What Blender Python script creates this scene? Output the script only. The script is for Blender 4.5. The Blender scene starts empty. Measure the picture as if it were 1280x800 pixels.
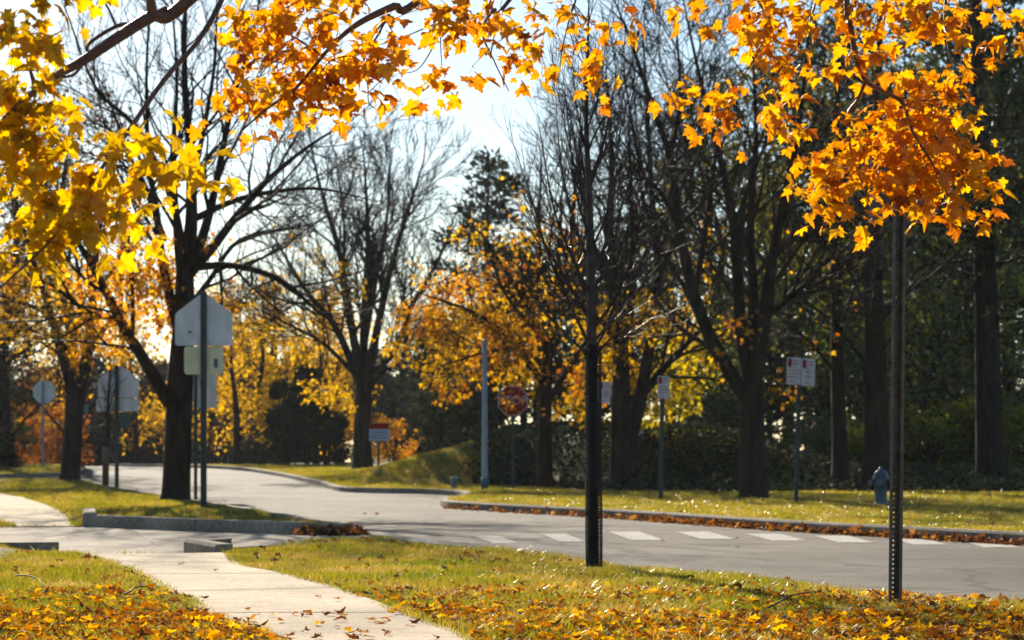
import bpy, math, random
import numpy as np
from mathutils import Vector
from mathutils.geometry import delaunay_2d_cdt

R = math.radians
scene = bpy.context.scene
COL = scene.collection
# ---------------------------------------------------------------- camera maths
F, H, CX, HY = 3022.0, 0.8, 640.0, 572.0
SUN_AZ, SUN_EL = 12.5, 20.5            # degrees left of the view axis, above the horizon


def at(px, py, d):
    return Vector(((px - CX) / F * d, d, H + (HY - py) / F * d))


def ss(a, b, t):
    t = np.clip((np.asarray(t, float) - a) / (b - a), 0, 1)
    return t * t * (3 - 2 * t)


def base(x, y):
    """height of the land, without kerb drops"""
    x = np.asarray(x, float); y = np.asarray(y, float)
    rise = 0.5 * ss(48, 105, y) * (1 - ss(-5, 1.5, x))
    f = 64.6 - 9.0 * ss(0.3, 3.2, x)
    bank = 1.5 * ss(0, 5.6, y - f) * ss(-6.0, 0.9, x) * (1 - 0.75 * ss(4.5, 9.5, x)) + 0.5 * ss(72, 90, y) * ss(-3, 2, x)
    drop = -1.6 * ss(112, 190, y)
    lawn = 0.20 * ss(4.15, 5.0, -x) * (1 - ss(21.2, 21.95, y)) * ss(9, 15, y)
    return rise + bank + drop + lawn


def ground(px, py, off=0.0):
    """where the line of sight through a pixel meets the land"""
    d = 8.0
    while d < 300:
        z = H + (HY - py) / F * d
        x = (px - CX) / F * d
        if z <= float(base(x, d)) + off:
            return (x, d)
        d += 0.05
    return ((px - CX) / F * 300, 300)


# ---------------------------------------------------------------- mesh helpers
def mesh_np(name, verts, faces, smooth=False, mats=(), midx=None):
    """verts (n,3); faces: list of (m,k) int arrays"""
    me = bpy.data.meshes.new(name)
    verts = np.asarray(verts, np.float32)
    faces = [np.asarray(f, np.int32) for f in faces if len(f)]
    me.vertices.add(len(verts))
    me.vertices.foreach_set('co', verts.ravel())
    loops = np.concatenate([f.ravel() for f in faces])
    sizes = np.concatenate([np.full(len(f), f.shape[1], np.int32) for f in faces])
    starts = np.concatenate([[0], np.cumsum(sizes)[:-1]]).astype(np.int32)
    me.loops.add(len(loops))
    me.loops.foreach_set('vertex_index', loops)
    me.polygons.add(len(sizes))
    me.polygons.foreach_set('loop_start', starts)
    me.polygons.foreach_set('loop_total', sizes)
    me.polygons.foreach_set('use_smooth', np.full(len(sizes), smooth, bool))
    for m in mats:
        me.materials.append(m)
    if midx is not None:
        me.polygons.foreach_set('material_index', np.asarray(midx, np.int32))
    me.update(calc_edges=True)
    me.validate()
    return me


def link(name, me, parent=None, loc=None):
    o = bpy.data.objects.new(name, me)
    COL.objects.link(o)
    if parent is not None:
        o.parent = parent
    if loc is not None:
        o.location = loc
    return o


def tag(o, label, cat, group=None, kind=None):
    if label: o['label'] = label
    if cat: o['category'] = cat
    if group: o['group'] = group
    if kind: o['kind'] = kind
    return o


def thing(name, label, cat, loc, group=None):
    o = bpy.data.objects.new(name, None)
    o.empty_display_size = 0.2
    COL.objects.link(o)
    o.location = loc
    return tag(o, label, cat, group)


def copy_thing(root, loc, rz, sc, label, group=None):
    r = root.copy(); COL.objects.link(r)
    r.location = loc; r.rotation_euler = (0, 0, rz); r.scale = (sc[0], sc[0], sc[1]) if isinstance(sc, tuple) else (sc,) * 3
    r['label'] = label
    if group: r['group'] = group
    for ch in list(root.children):
        c = ch.copy(); COL.objects.link(c); c.parent = r
        for g in list(ch.children):
            e = g.copy(); COL.objects.link(e); e.parent = c
    return r


class MB:
    """collects boxes, tubes, prisms, lathes in one mesh"""
    def __init__(self): self.v = []; self.f = []; self.m = []; self.sm = []

    def face(self, idx, m=0, sm=False): self.f.append(tuple(idx)); self.m.append(m); self.sm.append(sm)

    def box(self, c, s, m=0, bev=0.0):
        (cx, cy, cz), (sx, sy, sz) = c, s
        sx, sy, sz = sx / 2, sy / 2, sz / 2
        if bev <= 0:
            b = len(self.v)
            for z in (-sz, sz):
                for x, y in ((-sx, -sy), (sx, -sy), (sx, sy), (-sx, sy)):
                    self.v.append((cx + x, cy + y, cz + z))
            for q in ((3, 2, 1, 0), (4, 5, 6, 7), (0, 1, 5, 4), (1, 2, 6, 5), (2, 3, 7, 6), (3, 0, 4, 7)):
                self.face([b + i for i in q], m)
        else:
            prof = [(-sx + bev, -sy), (sx - bev, -sy), (sx, -sy + bev), (sx, sy - bev), (sx - bev, sy), (-sx + bev, sy), (-sx, sy - bev), (-sx, -sy + bev)]
            self.prism([(cx + x, cy + y) for x, y in prof], cz - sz, cz + sz, m)

    def prism(self, prof, z0, z1, m=0):
        b = len(self.v); n = len(prof)
        for z in (z0, z1):
            for x, y in prof: self.v.append((x, y, z))
        self.face([b + i for i in range(n)][::-1], m); self.face([b + n + i for i in range(n)], m)
        for i in range(n):
            j = (i + 1) % n
            self.face((b + i, b + j, b + n + j, b + n + i), m)

    def plate(self, prof, y0, y1, m=0):
        """outline in x,z, thickness along y (y0 nearer the viewer)"""
        b = len(self.v); n = len(prof)
        for y in (y0, y1):
            for x, z in prof: self.v.append((x, y, z))
        self.face([b + i for i in range(n)], m); self.face([b + n + i for i in range(n)][::-1], m)
        for i in range(n):
            j = (i + 1) % n
            self.face((b + j, b + i, b + n + i, b + n + j), m)

    def lathe(self, prof, c=(0, 0, 0), n=16, m=0, axis='z'):
        b = len(self.v)
        for r, h in prof:
            for k in range(n):
                a = 2 * math.pi * k / n
                u, v = r * math.cos(a), r * math.sin(a)
                p = {'z': (u, v, h), 'x': (h, u, v), 'y': (u, h, v)}[axis]
                self.v.append((c[0] + p[0], c[1] + p[1], c[2] + p[2]))
        for i in range(len(prof) - 1):
            for k in range(n):
                k2 = (k + 1) % n
                self.face((b + i * n + k, b + i * n + k2, b + (i + 1) * n + k2, b + (i + 1) * n + k), m, True)
        self.face([b + k for k in range(n)][::-1], m)
        self.face([b + (len(prof) - 1) * n + k for k in range(n)], m)

    def build(self, name, mats, parent=None, loc=None, label=None):
        me = bpy.data.meshes.new(name)
        me.from_pydata(self.v, [], self.f)
        for mt in (mats if isinstance(mats, (list, tuple)) else [mats]): me.materials.append(mt)
        me.polygons.foreach_set('material_index', self.m)
        me.polygons.foreach_set('use_smooth', self.sm)
        me.update()
        o = link(name, me, parent, loc)
        if label: o['label'] = label
        return o


class Tubes:
    def __init__(self): self.lines = []

    def add(self, pts, rad): self.lines.append((pts, rad))

    def arrays(self, sides_of):
        groups = {}
        for p, r in self.lines:
            groups.setdefault((len(p), sides_of(max(r))), []).append((p, r))
        V, Fq, off = [], [], 0
        for (n, s), L in groups.items():
            P = np.array([[tuple(q) for q in p] for p, _ in L], float)
            Rr = np.array([r for _, r in L], float)
            T = np.gradient(P, axis=1)
            T /= np.linalg.norm(T, axis=2, keepdims=True) + 1e-9
            av = T.mean(axis=1)
            ref = np.zeros_like(av)
            ref[np.arange(len(av)), np.abs(av).argmin(axis=1)] = 1
            U = np.cross(T, ref[:, None, :]); U /= np.linalg.norm(U, axis=2, keepdims=True) + 1e-9
            W = np.cross(T, U)
            a = np.arange(s) * 2 * math.pi / s
            ring = P[:, :, None, :] + Rr[:, :, None, None] * (np.cos(a)[None, None, :, None] * U[:, :, None, :] + np.sin(a)[None, None, :, None] * W[:, :, None, :])
            V.append(ring.reshape(-1, 3))
            k = np.arange(s); k2 = (k + 1) % s
            i = np.arange(n - 1)
            q = np.stack([i[:, None] * s + k, i[:, None] * s + k2, (i[:, None] + 1) * s + k2, (i[:, None] + 1) * s + k], axis=-1).reshape(-1, 4)
            q = (np.arange(len(L))[:, None, None] * (n * s) + q[None]).reshape(-1, 4) + off
            Fq.append(q); off += len(L) * n * s
        return np.concatenate(V), np.concatenate(Fq)

    def build(self, name, mat, parent, origin=(0, 0, 0), sides_of=lambda r: 3 if r < 0.02 else (5 if r < 0.07 else 9)):
        v, f = self.arrays(sides_of)
        me = mesh_np(name, v - np.array(origin), [f], smooth=True, mats=[mat])
        return link(name, me, parent)


def catmull(P, n=5):
    P = [np.array(p, float) for p in P]
    if len(P) < 3:
        return [P[0] + (P[-1] - P[0]) * i / n for i in range(n + 1)]
    Q = [2 * P[0] - P[1]] + P + [2 * P[-1] - P[-2]]
    out = []
    for i in range(1, len(Q) - 2):
        a, b, c, d = Q[i - 1:i + 3]
        for k in range(n):
            t = k / n
            out.append(0.5 * (2 * b + (c - a) * t + (2 * a - 5 * b + 4 * c - d) * t * t + (3 * b - a - 3 * c + d) * t ** 3))
    out.append(P[-1])
    return out


# ---------------------------------------------------------------- materials
def new_mat(name):
    m = bpy.data.materials.new(name); m.use_nodes = True
    nt = m.node_tree; nt.nodes.clear()
    out = nt.nodes.new('ShaderNodeOutputMaterial')
    return m, nt, out


def N(nt, t, **kw):
    n = nt.nodes.new(t)
    for k, v in kw.items():
        if k in n.inputs: n.inputs[k].default_value = v
        else: setattr(n, k, v)
    return n


def ramp(nt, stops, interp='LINEAR'):
    r = nt.nodes.new('ShaderNodeValToRGB')
    cr = r.color_ramp; cr.interpolation = interp
    while len(cr.elements) < len(stops): cr.elements.new(0.5)
    for e, (p, c) in zip(cr.elements, stops):
        e.position = p; e.color = (c[0], c[1], c[2], 1)
    return r


def leaf_mat(name, stops, trans=0.5, gloss=0.05, rough=0.45, spots=0, sat=1.1, val=1.0):
    m, nt, out = new_mat(name)
    g = N(nt, 'ShaderNodeNewGeometry')
    r = ramp(nt, stops)
    nt.links.new(g.outputs['Random Per Island'], r.inputs['Fac'])
    d = N(nt, 'ShaderNodeBsdfDiffuse'); t = N(nt, 'ShaderNodeBsdfTranslucent')
    hs = N(nt, 'ShaderNodeHueSaturation'); hs.inputs['Saturation'].default_value = sat; hs.inputs['Value'].default_value = val
    col = r.outputs['Color']
    if spots:                                   # brown blotches of the turning leaf
        tc = N(nt, 'ShaderNodeTexCoord'); n1 = N(nt, 'ShaderNodeTexNoise', Scale=spots, Detail=3.0)
        nt.links.new(tc.outputs['Object'], n1.inputs['Vector'])
        r1 = ramp(nt, [(0.30, (0.45, 0.26, 0.16)), (0.40, (0.90, 0.82, 0.75)), (0.65, (1.05, 1.05, 1.0))]); nt.links.new(n1.outputs['Fac'], r1.inputs['Fac'])
        mm = N(nt, 'ShaderNodeMix', data_type='RGBA', blend_type='MULTIPLY'); mm.inputs[0].default_value = 1
        nt.links.new(col, mm.inputs[6]); nt.links.new(r1.outputs['Color'], mm.inputs[7]); col = mm.outputs[2]
    nt.links.new(col, d.inputs['Color'])
    nt.links.new(col, hs.inputs['Color'])
    nt.links.new(hs.outputs['Color'], t.inputs['Color'])
    mx = N(nt, 'ShaderNodeMixShader'); mx.inputs[0].default_value = trans
    nt.links.new(d.outputs[0], mx.inputs[1]); nt.links.new(t.outputs[0], mx.inputs[2])
    gl = N(nt, 'ShaderNodeBsdfGlossy'); gl.inputs['Roughness'].default_value = rough
    mg = N(nt, 'ShaderNodeMixShader'); mg.inputs[0].default_value = gloss
    nt.links.new(mx.outputs[0], mg.inputs[1]); nt.links.new(gl.outputs[0], mg.inputs[2])
    nt.links.new(mg.outputs[0], out.inputs['Surface'])
    return m


def grass_mat(name, stops, trans, gloss, rough):
    m = leaf_mat(name, stops, trans, gloss, rough)
    nt = m.node_tree
    g = next(n for n in nt.nodes if n.type == 'NEW_GEOMETRY'); r = next(n for n in nt.nodes if n.type == 'VALTORGB')
    n1 = N(nt, 'ShaderNodeTexNoise', Scale=1.1, Detail=4.0)          # greener and drier patches of turf
    tc = N(nt, 'ShaderNodeTexCoord'); nt.links.new(tc.outputs['Object'], n1.inputs['Vector'])
    a = N(nt, 'ShaderNodeMath', operation='MULTIPLY_ADD'); a.inputs[1].default_value = 2.6; a.inputs[2].default_value = -0.72
    nt.links.new(n1.outputs['Fac'], a.inputs[0])
    b = N(nt, 'ShaderNodeMath', operation='MULTIPLY_ADD', use_clamp=True); b.inputs[1].default_value = 0.55
    nt.links.new(g.outputs['Random Per Island'], b.inputs[0])
    c = N(nt, 'ShaderNodeMath', operation='MULTIPLY'); c.inputs[1].default_value = 0.62
    nt.links.new(a.outputs[0], c.inputs[0]); nt.links.new(c.outputs[0], b.inputs[2])
    nt.links.new(b.outputs[0], r.inputs['Fac'])
    return m


def add_layers(m, scale, dark, light, cracks=None):
    """a second, finer mottle, and thin wandering cracks, multiplied into the base colour"""
    nt = m.node_tree
    b = next(n for n in nt.nodes if n.type == 'BSDF_PRINCIPLED')
    col = b.inputs['Base Color'].links[0].from_socket
    tc = N(nt, 'ShaderNodeTexCoord')
    n2 = N(nt, 'ShaderNodeTexNoise', Scale=scale, Detail=8.0, Roughness=0.7)
    nt.links.new(tc.outputs['Object'], n2.inputs['Vector'])
    r2 = ramp(nt, [(0.3, (dark,) * 3), (0.7, (light,) * 3)]); nt.links.new(n2.outputs['Fac'], r2.inputs['Fac'])
    mm = N(nt, 'ShaderNodeMix', data_type='RGBA', blend_type='MULTIPLY'); mm.inputs[0].default_value = 1
    nt.links.new(col, mm.inputs[6]); nt.links.new(r2.outputs['Color'], mm.inputs[7]); col = mm.outputs[2]
    if cracks:
        nw = N(nt, 'ShaderNodeTexNoise', Scale=1.3, Detail=5.0); nt.links.new(tc.outputs['Object'], nw.inputs['Vector'])
        ad = N(nt, 'ShaderNodeMix', data_type='RGBA', blend_type='ADD'); ad.inputs[0].default_value = 0.9
        nt.links.new(tc.outputs['Object'], ad.inputs[6]); nt.links.new(nw.outputs['Color'], ad.inputs[7])
        vo = N(nt, 'ShaderNodeTexVoronoi', feature='DISTANCE_TO_EDGE', Scale=cracks[0]); nt.links.new(ad.outputs[2], vo.inputs['Vector'])
        r3 = ramp(nt, [(0.0, (cracks[2],) * 3), (cracks[1], (1, 1, 1))]); nt.links.new(vo.outputs['Distance'], r3.inputs['Fac'])
        m3 = N(nt, 'ShaderNodeMix', data_type='RGBA', blend_type='MULTIPLY'); m3.inputs[0].default_value = 1
        nt.links.new(col, m3.inputs[6]); nt.links.new(r3.outputs['Color'], m3.inputs[7]); col = m3.outputs[2]
    nt.links.new(col, b.inputs['Base Color'])


def noise_mat(name, c1, c2, scale=5.0, detail=6.0, rough=0.8, bump=0.0, bscale=None, spec=0.5, metallic=0.0, stretch=None, lo=0.35, hi=0.65, extra=None, bdist=0.02):
    m, nt, out = new_mat(name)
    b = N(nt, 'ShaderNodeBsdfPrincipled')
    b.inputs['Roughness'].default_value = rough
    b.inputs['Metallic'].default_value = metallic
    b.inputs['Specular IOR Level'].default_value = spec
    tc = N(nt, 'ShaderNodeTexCoord'); src = tc.outputs['Object']
    if stretch:
        mp = N(nt, 'ShaderNodeMapping'); mp.inputs['Scale'].default_value = stretch
        nt.links.new(src, mp.inputs['Vector']); src = mp.outputs['Vector']
    n = N(nt, 'ShaderNodeTexNoise', Scale=scale, Detail=detail)
    nt.links.new(src, n.inputs['Vector'])
    r = ramp(nt, [(lo, c1), (hi, c2)])
    nt.links.new(n.outputs['Fac'], r.inputs['Fac'])
    col = r.outputs['Color']
    if extra:                                    # (scale, dark factor, light factor) broad stains
        n2 = N(nt, 'ShaderNodeTexNoise', Scale=extra[0], Detail=5.0)
        nt.links.new(src, n2.inputs['Vector'])
        r2 = ramp(nt, [(0.35, (extra[1],) * 3), (0.65, (extra[2],) * 3)])
        nt.links.new(n2.outputs['Fac'], r2.inputs['Fac'])
        mm = N(nt, 'ShaderNodeMix', data_type='RGBA', blend_type='MULTIPLY'); mm.inputs[0].default_value = 1
        nt.links.new(col, mm.inputs[6]); nt.links.new(r2.outputs['Color'], mm.inputs[7]); col = mm.outputs[2]
    nt.links.new(col, b.inputs['Base Color'])
    if bump:
        nb = N(nt, 'ShaderNodeTexNoise', Scale=bscale or scale * 4, Detail=4.0)
        nt.links.new(src, nb.inputs['Vector'])
        bp = N(nt, 'ShaderNodeBump'); bp.inputs['Strength'].default_value = bump; bp.inputs['Distance'].default_value = bdist
        nt.links.new(nb.outputs['Fac'], bp.inputs['Height']); nt.links.new(bp.outputs['Normal'], b.inputs['Normal'])
    nt.links.new(b.outputs[0], out.inputs['Surface'])
    return m


M = {}
M['bark'] = noise_mat('bark', (0.015, 0.011, 0.008), (0.042, 0.031, 0.023), 9, 8, 0.9, 0.9, 14, 0.2, stretch=(1, 1, 0.22), bdist=0.05)
M['twig'] = noise_mat('twig', (0.020, 0.015, 0.012), (0.045, 0.033, 0.025), 6, 3, 0.8, 0, spec=0.2)
M['red_twig'] = noise_mat('red_twig', (0.09, 0.045, 0.03), (0.15, 0.075, 0.045), 20, 4, 0.5, 0.3, 60, 0.5)
M['young_bark'] = noise_mat('young_bark', (0.022, 0.014, 0.010), (0.055, 0.033, 0.023), 14, 4, 0.5, 0.3, 60, 0.45)
M['maple_fg_yellow'] = leaf_mat('maple_fg_yellow', [(0, (0.30, 0.20, 0.012)), (0.25, (0.55, 0.36, 0.015)), (0.7, (0.72, 0.50, 0.02)), (1, (0.66, 0.33, 0.02))], 0.6, 0.035, spots=26, val=1.2)
M['maple_fg_orange'] = leaf_mat('maple_fg_orange', [(0, (0.22, 0.06, 0.02)), (0.05, (0.52, 0.16, 0.012)), (0.14, (0.62, 0.24, 0.012)), (0.6, (0.73, 0.355, 0.015)), (1, (0.77, 0.44, 0.02))], 0.6, 0.035, spots=26, val=1.2)
M['orange_leaf'] = leaf_mat('orange_leaf', [(0, (0.42, 0.12, 0.015)), (0.4, (0.60, 0.25, 0.02)), (1, (0.78, 0.46, 0.03))], 0.62, 0.03, val=1.25)
M['yellow_leaf'] = leaf_mat('yellow_leaf', [(0, (0.24, 0.19, 0.02)), (0.5, (0.42, 0.34, 0.03)), (1, (0.66, 0.46, 0.03))], 0.62, 0.03, val=1.25)
M['sunlit_lime_leaf'] = leaf_mat('sunlit_lime_leaf', [(0, (0.10, 0.13, 0.014)), (0.6, (0.20, 0.21, 0.018)), (1, (0.34, 0.30, 0.025))], 0.62, 0.04, val=1.2)  # brighter leaf colour stands in for sunlight on the bank shrubs
M['gold_leaf'] = leaf_mat('gold_leaf', [(0, (0.34, 0.18, 0.02)), (0.5, (0.58, 0.34, 0.025)), (1, (0.74, 0.46, 0.03))], 0.62, 0.03, val=1.25)
M['russet_leaf'] = leaf_mat('russet_leaf', [(0, (0.07, 0.035, 0.02)), (0.6, (0.15, 0.07, 0.03)), (1, (0.30, 0.12, 0.04))], 0.35, 0.04)
M['red_leaf'] = leaf_mat('red_leaf', [(0, (0.10, 0.04, 0.02)), (0.45, (0.30, 0.10, 0.03)), (1, (0.52, 0.22, 0.05))], 0.5, 0.04)
M['green_leaf'] = leaf_mat('green_leaf', [(0, (0.045, 0.07, 0.012)), (0.6, (0.09, 0.12, 0.015)), (1, (0.17, 0.18, 0.02))], 0.5, 0.05)
M['olive_leaf'] = leaf_mat('olive_leaf', [(0, (0.05, 0.06, 0.015)), (0.6, (0.10, 0.10, 0.02)), (1, (0.26, 0.21, 0.03))], 0.5, 0.05)
M['brown_leaf'] = leaf_mat('brown_leaf', [(0, (0.025, 0.022, 0.018)), (0.6, (0.05, 0.04, 0.03)), (1, (0.10, 0.06, 0.035))], 0.2, 0.03)
M['needle'] = leaf_mat('needle', [(0, (0.018, 0.028, 0.014)), (0.6, (0.035, 0.05, 0.02)), (1, (0.07, 0.075, 0.025))], 0.25, 0.04)
M['dark_leaf'] = leaf_mat('dark_leaf', [(0, (0.014, 0.021, 0.012)), (0.7, (0.026, 0.037, 0.018)), (1, (0.05, 0.055, 0.02))], 0.25, 0.02, 0.6)
M['grass'] = grass_mat('grass', [(0, (0.09, 0.14, 0.010)), (0.38, (0.19, 0.21, 0.015)), (0.6, (0.30, 0.255, 0.025)), (0.82, (0.40, 0.28, 0.055)), (1, (0.52, 0.36, 0.13))], 0.62, 0.07, 0.3)
M['fallen'] = leaf_mat('fallen', [(0, (0.14, 0.05, 0.018)), (0.25, (0.28, 0.10, 0.022)), (0.55, (0.40, 0.14, 0.02)), (0.72, (0.66, 0.30, 0.02)), (1, (0.80, 0.47, 0.03))], 0.58, 0.025, 0.5)
M['fallen_brown'] = leaf_mat('fallen_brown', [(0, (0.09, 0.038, 0.018)), (0.5, (0.20, 0.08, 0.028)), (0.85, (0.34, 0.14, 0.035)), (1, (0.5, 0.26, 0.08))], 0.45, 0.035, 0.5)
M['soil'] = noise_mat('soil', (0.03, 0.036, 0.008), (0.085, 0.075, 0.02), 3.5, 8, 0.95, 0.6, 30, 0.1, extra=(0.5, 0.65, 1.15))
M['asphalt'] = noise_mat('asphalt', (0.085, 0.077, 0.067), (0.165, 0.15, 0.128), 60, 6, 0.9, 0.6, 220, 0.13, extra=(0.35, 0.66, 1.22), bdist=0.012)
M['concrete'] = noise_mat('concrete', (0.42, 0.33, 0.23), (0.62, 0.505, 0.36), 55, 7, 0.95, 0.6, 160, 0.12, extra=(0.7, 0.68, 1.12), bdist=0.006)
add_layers(M['asphalt'], 3.2, 0.70, 1.25, (0.22, 0.016, 0.35)); add_layers(M['concrete'], 7, 0.78, 1.15)
M['apron'] = noise_mat('apron', (0.31, 0.265, 0.21), (0.46, 0.40, 0.32), 40, 7, 0.95, 0.6, 160, 0.1, extra=(0.6, 0.7, 1.1), bdist=0.008); add_layers(M['apron'], 5, 0.8, 1.12, (0.3, 0.01, 0.5))
M['joint'] = noise_mat('joint', (0.07, 0.055, 0.04), (0.13, 0.10, 0.07), 30, 4, 0.95)
M['kerb'] = noise_mat('kerb', (0.22, 0.19, 0.15), (0.38, 0.33, 0.26), 20, 7, 0.95, 0.5, 70, 0.08, extra=(1.2, 0.65, 1.1), bdist=0.01)
M['paint'] = noise_mat('paint', (0.20, 0.19, 0.17), (0.45, 0.43, 0.39), 14, 8, 0.95, 0.3, 120, 0.08, lo=0.30, hi=0.5)
M['steel_brown'] = noise_mat('steel_brown', (0.075, 0.06, 0.045), (0.15, 0.12, 0.088), 20, 5, 0.5, 0.2, 90, 0.5)
M['steel_green'] = noise_mat('steel_green', (0.03, 0.045, 0.04), (0.06, 0.08, 0.07), 10, 5, 0.5, 0.1, 60, 0.5)
M['pole_paint'] = noise_mat('pole_paint', (0.24, 0.30, 0.34), (0.34, 0.40, 0.44), 6, 4, 0.45, 0.1, 60, 0.5)
M['sign_back'] = noise_mat('sign_back', (0.46, 0.46, 0.46), (0.62, 0.62, 0.62), 5, 5, 0.45, 0.05, 40, 0.5, metallic=0.25, stretch=(1, 1, 0.4))
M['sign_backlit_yellow'] = noise_mat('sign_backlit_yellow', (0.60, 0.56, 0.33), (0.78, 0.72, 0.46), 4, 4, 0.5, spec=0.4, stretch=(1, 1, 0.4))  # glow of the backlit plate is put into this pale colour
M['sign_white'] = noise_mat('sign_white', (0.46, 0.42, 0.43), (0.60, 0.55, 0.56), 5, 4, 0.7, spec=0.15)
M['sign_red'] = noise_mat('sign_red', (0.25, 0.006, 0.008), (0.34, 0.010, 0.010), 5, 4, 0.7, spec=0.15)
M['sign_black'] = noise_mat('sign_black', (0.04, 0.02, 0.02), (0.07, 0.035, 0.035), 5, 4, 0.5)
M['sign_text'] = noise_mat('sign_text', (0.30, 0.05, 0.05), (0.38, 0.08, 0.08), 5, 4, 0.5)
M['sticker'] = noise_mat('sticker', (0.05, 0.07, 0.13), (0.08, 0.10, 0.18), 9, 4, 0.5)
M['sign_shaded_white'] = noise_mat('sign_shaded_white', (0.34, 0.42, 0.62), (0.42, 0.50, 0.68), 5, 4, 0.5)  # white panel with the blue of its shade put into the colour
M['sign_green'] = noise_mat('sign_green', (0.02, 0.20, 0.13), (0.03, 0.26, 0.17), 5, 4, 0.45)
M['orange_plastic'] = noise_mat('orange_plastic', (0.6, 0.22, 0.02), (0.7, 0.30, 0.03), 5, 4, 0.5)
M['guard'] = noise_mat('guard', (0.005, 0.005, 0.005), (0.010, 0.010, 0.009), 8, 3, 0.6, spec=0.5)
M['hydrant'] = noise_mat('hydrant', (0.08, 0.10, 0.125), (0.12, 0.145, 0.17), 9, 5, 0.55, 0.15, 40, 0.3)
M['hydrant_dark'] = noise_mat('hydrant_dark', (0.03, 0.06, 0.08), (0.05, 0.085, 0.11), 9, 5, 0.3, 0.15, 40, 0.6)
M['pedestal'] = noise_mat('pedestal', (0.05, 0.12, 0.14), (0.08, 0.16, 0.18), 8, 4, 0.45)
HAZE = 0.0001
EXPOSURE = 1.2
SKY = 0.05

# ---------------------------------------------------------------- the land, the road, the paths
def resample(P, step, closed=True):
    P = [np.array(p, float) for p in P]
    out = []
    n = len(P)
    for i in range(n if closed else n - 1):
        a, b = P[i], P[(i + 1) % n]
        L = np.linalg.norm(b - a)
        st = step * (1 if min(a[1], b[1]) < 45 else 3)
        k = max(1, int(round(L / st)))
        for j in range(k): out.append(a + (b - a) * j / k)
    if not closed: out.append(P[-1])
    return np.array(out)


def smooth_line(P, n=4):
    return [p for p in catmull([(a, b, 0) for a, b in P], n)]


def curve2(P, n=4):
    return [(p[0], p[1]) for p in smooth_line(P, n)]


NEAR = [(-1.02, 22.7)]
near_tip = curve2([(-1.02, 22.7), (-1.32, 23.6), (-1.75, 23.9), (-2.2, 23.3), (-2.55, 22.6), (-2.85, 22.0)])
island_front = [(-5.45, 31.6), (-3.8, 29.6), (-2.9, 28.85), (-2.4, 28.4)]
island_tip = curve2([(-2.4, 28.4), (-2.12, 28.35), (-2.02, 28.75), (-2.35, 29.6), (-3.5, 34.5), (-5.1, 41), (-7.3, 50), (-10.6, 62), (-11.7, 67), (-13.3, 70.5), (-17, 72.5)])
far_left = curve2([(-17.5, 77), (-15.4, 78), (-14.9, 80), (-15.6, 88), (-18, 99), (-22.5, 113), (-34, 150)])
far_right = curve2([(-27, 150), (-19.5, 119), (-15.3, 105), (-11, 94), (-8.1, 82), (-6.3, 73), (-5.1, 66), (-4.2, 60.5), (-3.3, 58.9), (-2.3, 58.6), (-1.4, 57.2), (-0.95, 54.5), (-0.95, 50), (-1.2, 47), (-1.22, 45), (-0.93, 43.2), (0.0, 40.3), (1.88, 35.4), (3.5, 29.9), (5.33, 25.2)])
near_line = [(12.2, -12.0), (4.6, 8.0), (2.62, 13.2)]
ROAD = near_line + near_tip + [(-4.1, 22.1), (-4.5, 21.95), (-16, 18.5), (-16, 28.5), (-6.45, 31.4)] + island_front[:-1] + island_tip + [(-45, 76), (-45, 80.5)] + far_left + far_right + [(19.5, -12.0)]
ROAD = resample(ROAD, 0.45)

W1 = [ground(340, 800), ground(250, 762), ground(160, 715), ground(90, 690), (-4.1, 22.1)]
W1 = [(W1[0][0] + 1.0, 5.0), (W1[0][0] + 0.35, 8.0)] + W1
W1r = [(-2.85, 22.0), (-2.45, 20.7), ground(300, 707), ground(350, 717), ground(420, 735), ground(500, 765), ground(590, 800)]
W1r = W1r + [(0.18, 8.0), (0.85, 5.0)]
WALK_A = resample(curve2(W1, 3) + curve2(W1r, 3), 0.45)
WALK_B = [(-6.45, 31.4), (-5.45, 31.6), ground(95, 650), ground(85, 643), ground(58, 631), ground(30, 622), ground(0, 616.5), (-13, 57), (-17, 66), (-19, 66), (-15, 56), (-11.0, 46), (-8.4, 37)]
WALK_B = resample(WALK_B, 0.45)


def inside(P, X, Y):
    P = np.asarray(P)[:, :2]
    X = np.asarray(X, float); Y = np.asarray(Y, float)
    r = np.zeros(X.shape, bool)
    for (x1, y1), (x2, y2) in zip(P, np.roll(P, -1, axis=0)):
        if y1 == y2: continue
        c = (y1 > Y) != (y2 > Y)
        r ^= c & (X < (x2 - x1) * (Y - y1) / (y2 - y1) + x1)
    return r


def inset(P, w):
    P = np.asarray(P)[:, :2]
    a = np.roll(P, 1, 0); b = np.roll(P, -1, 0)
    t = (b - a); t /= np.linalg.norm(t, axis=1, keepdims=True) + 1e-9
    n = np.stack([-t[:, 1], t[:, 0]], 1)
    area = 0.5 * np.sum(P[:, 0] * b[:, 1] - b[:, 0] * P[:, 1])
    return P + n * w * (1 if area > 0 else -1)


ROAD_IN, WA_IN, WB_IN = inset(ROAD, 0.10), inset(WALK_A, 0.05), inset(WALK_B, 0.05)
CROSS_A, CROSS_B = np.array([-3.5, 22.0]), np.array([-5.95, 31.5])


def dip(x, y):
    x = np.asarray(x, float); y = np.asarray(y, float)
    ab = CROSS_B - CROSS_A
    t = np.clip(((x - CROSS_A[0]) * ab[0] + (y - CROSS_A[1]) * ab[1]) / (ab @ ab), 0, 1)
    d = np.hypot(x - CROSS_A[0] - t * ab[0], y - CROSS_A[1] - t * ab[1])
    return -0.1 * (1 - ss(0.55, np.where(y > 29, 4.5, 2.2), d))


def land(x, y):
    return base(x, y) + dip(x, y)


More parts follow.
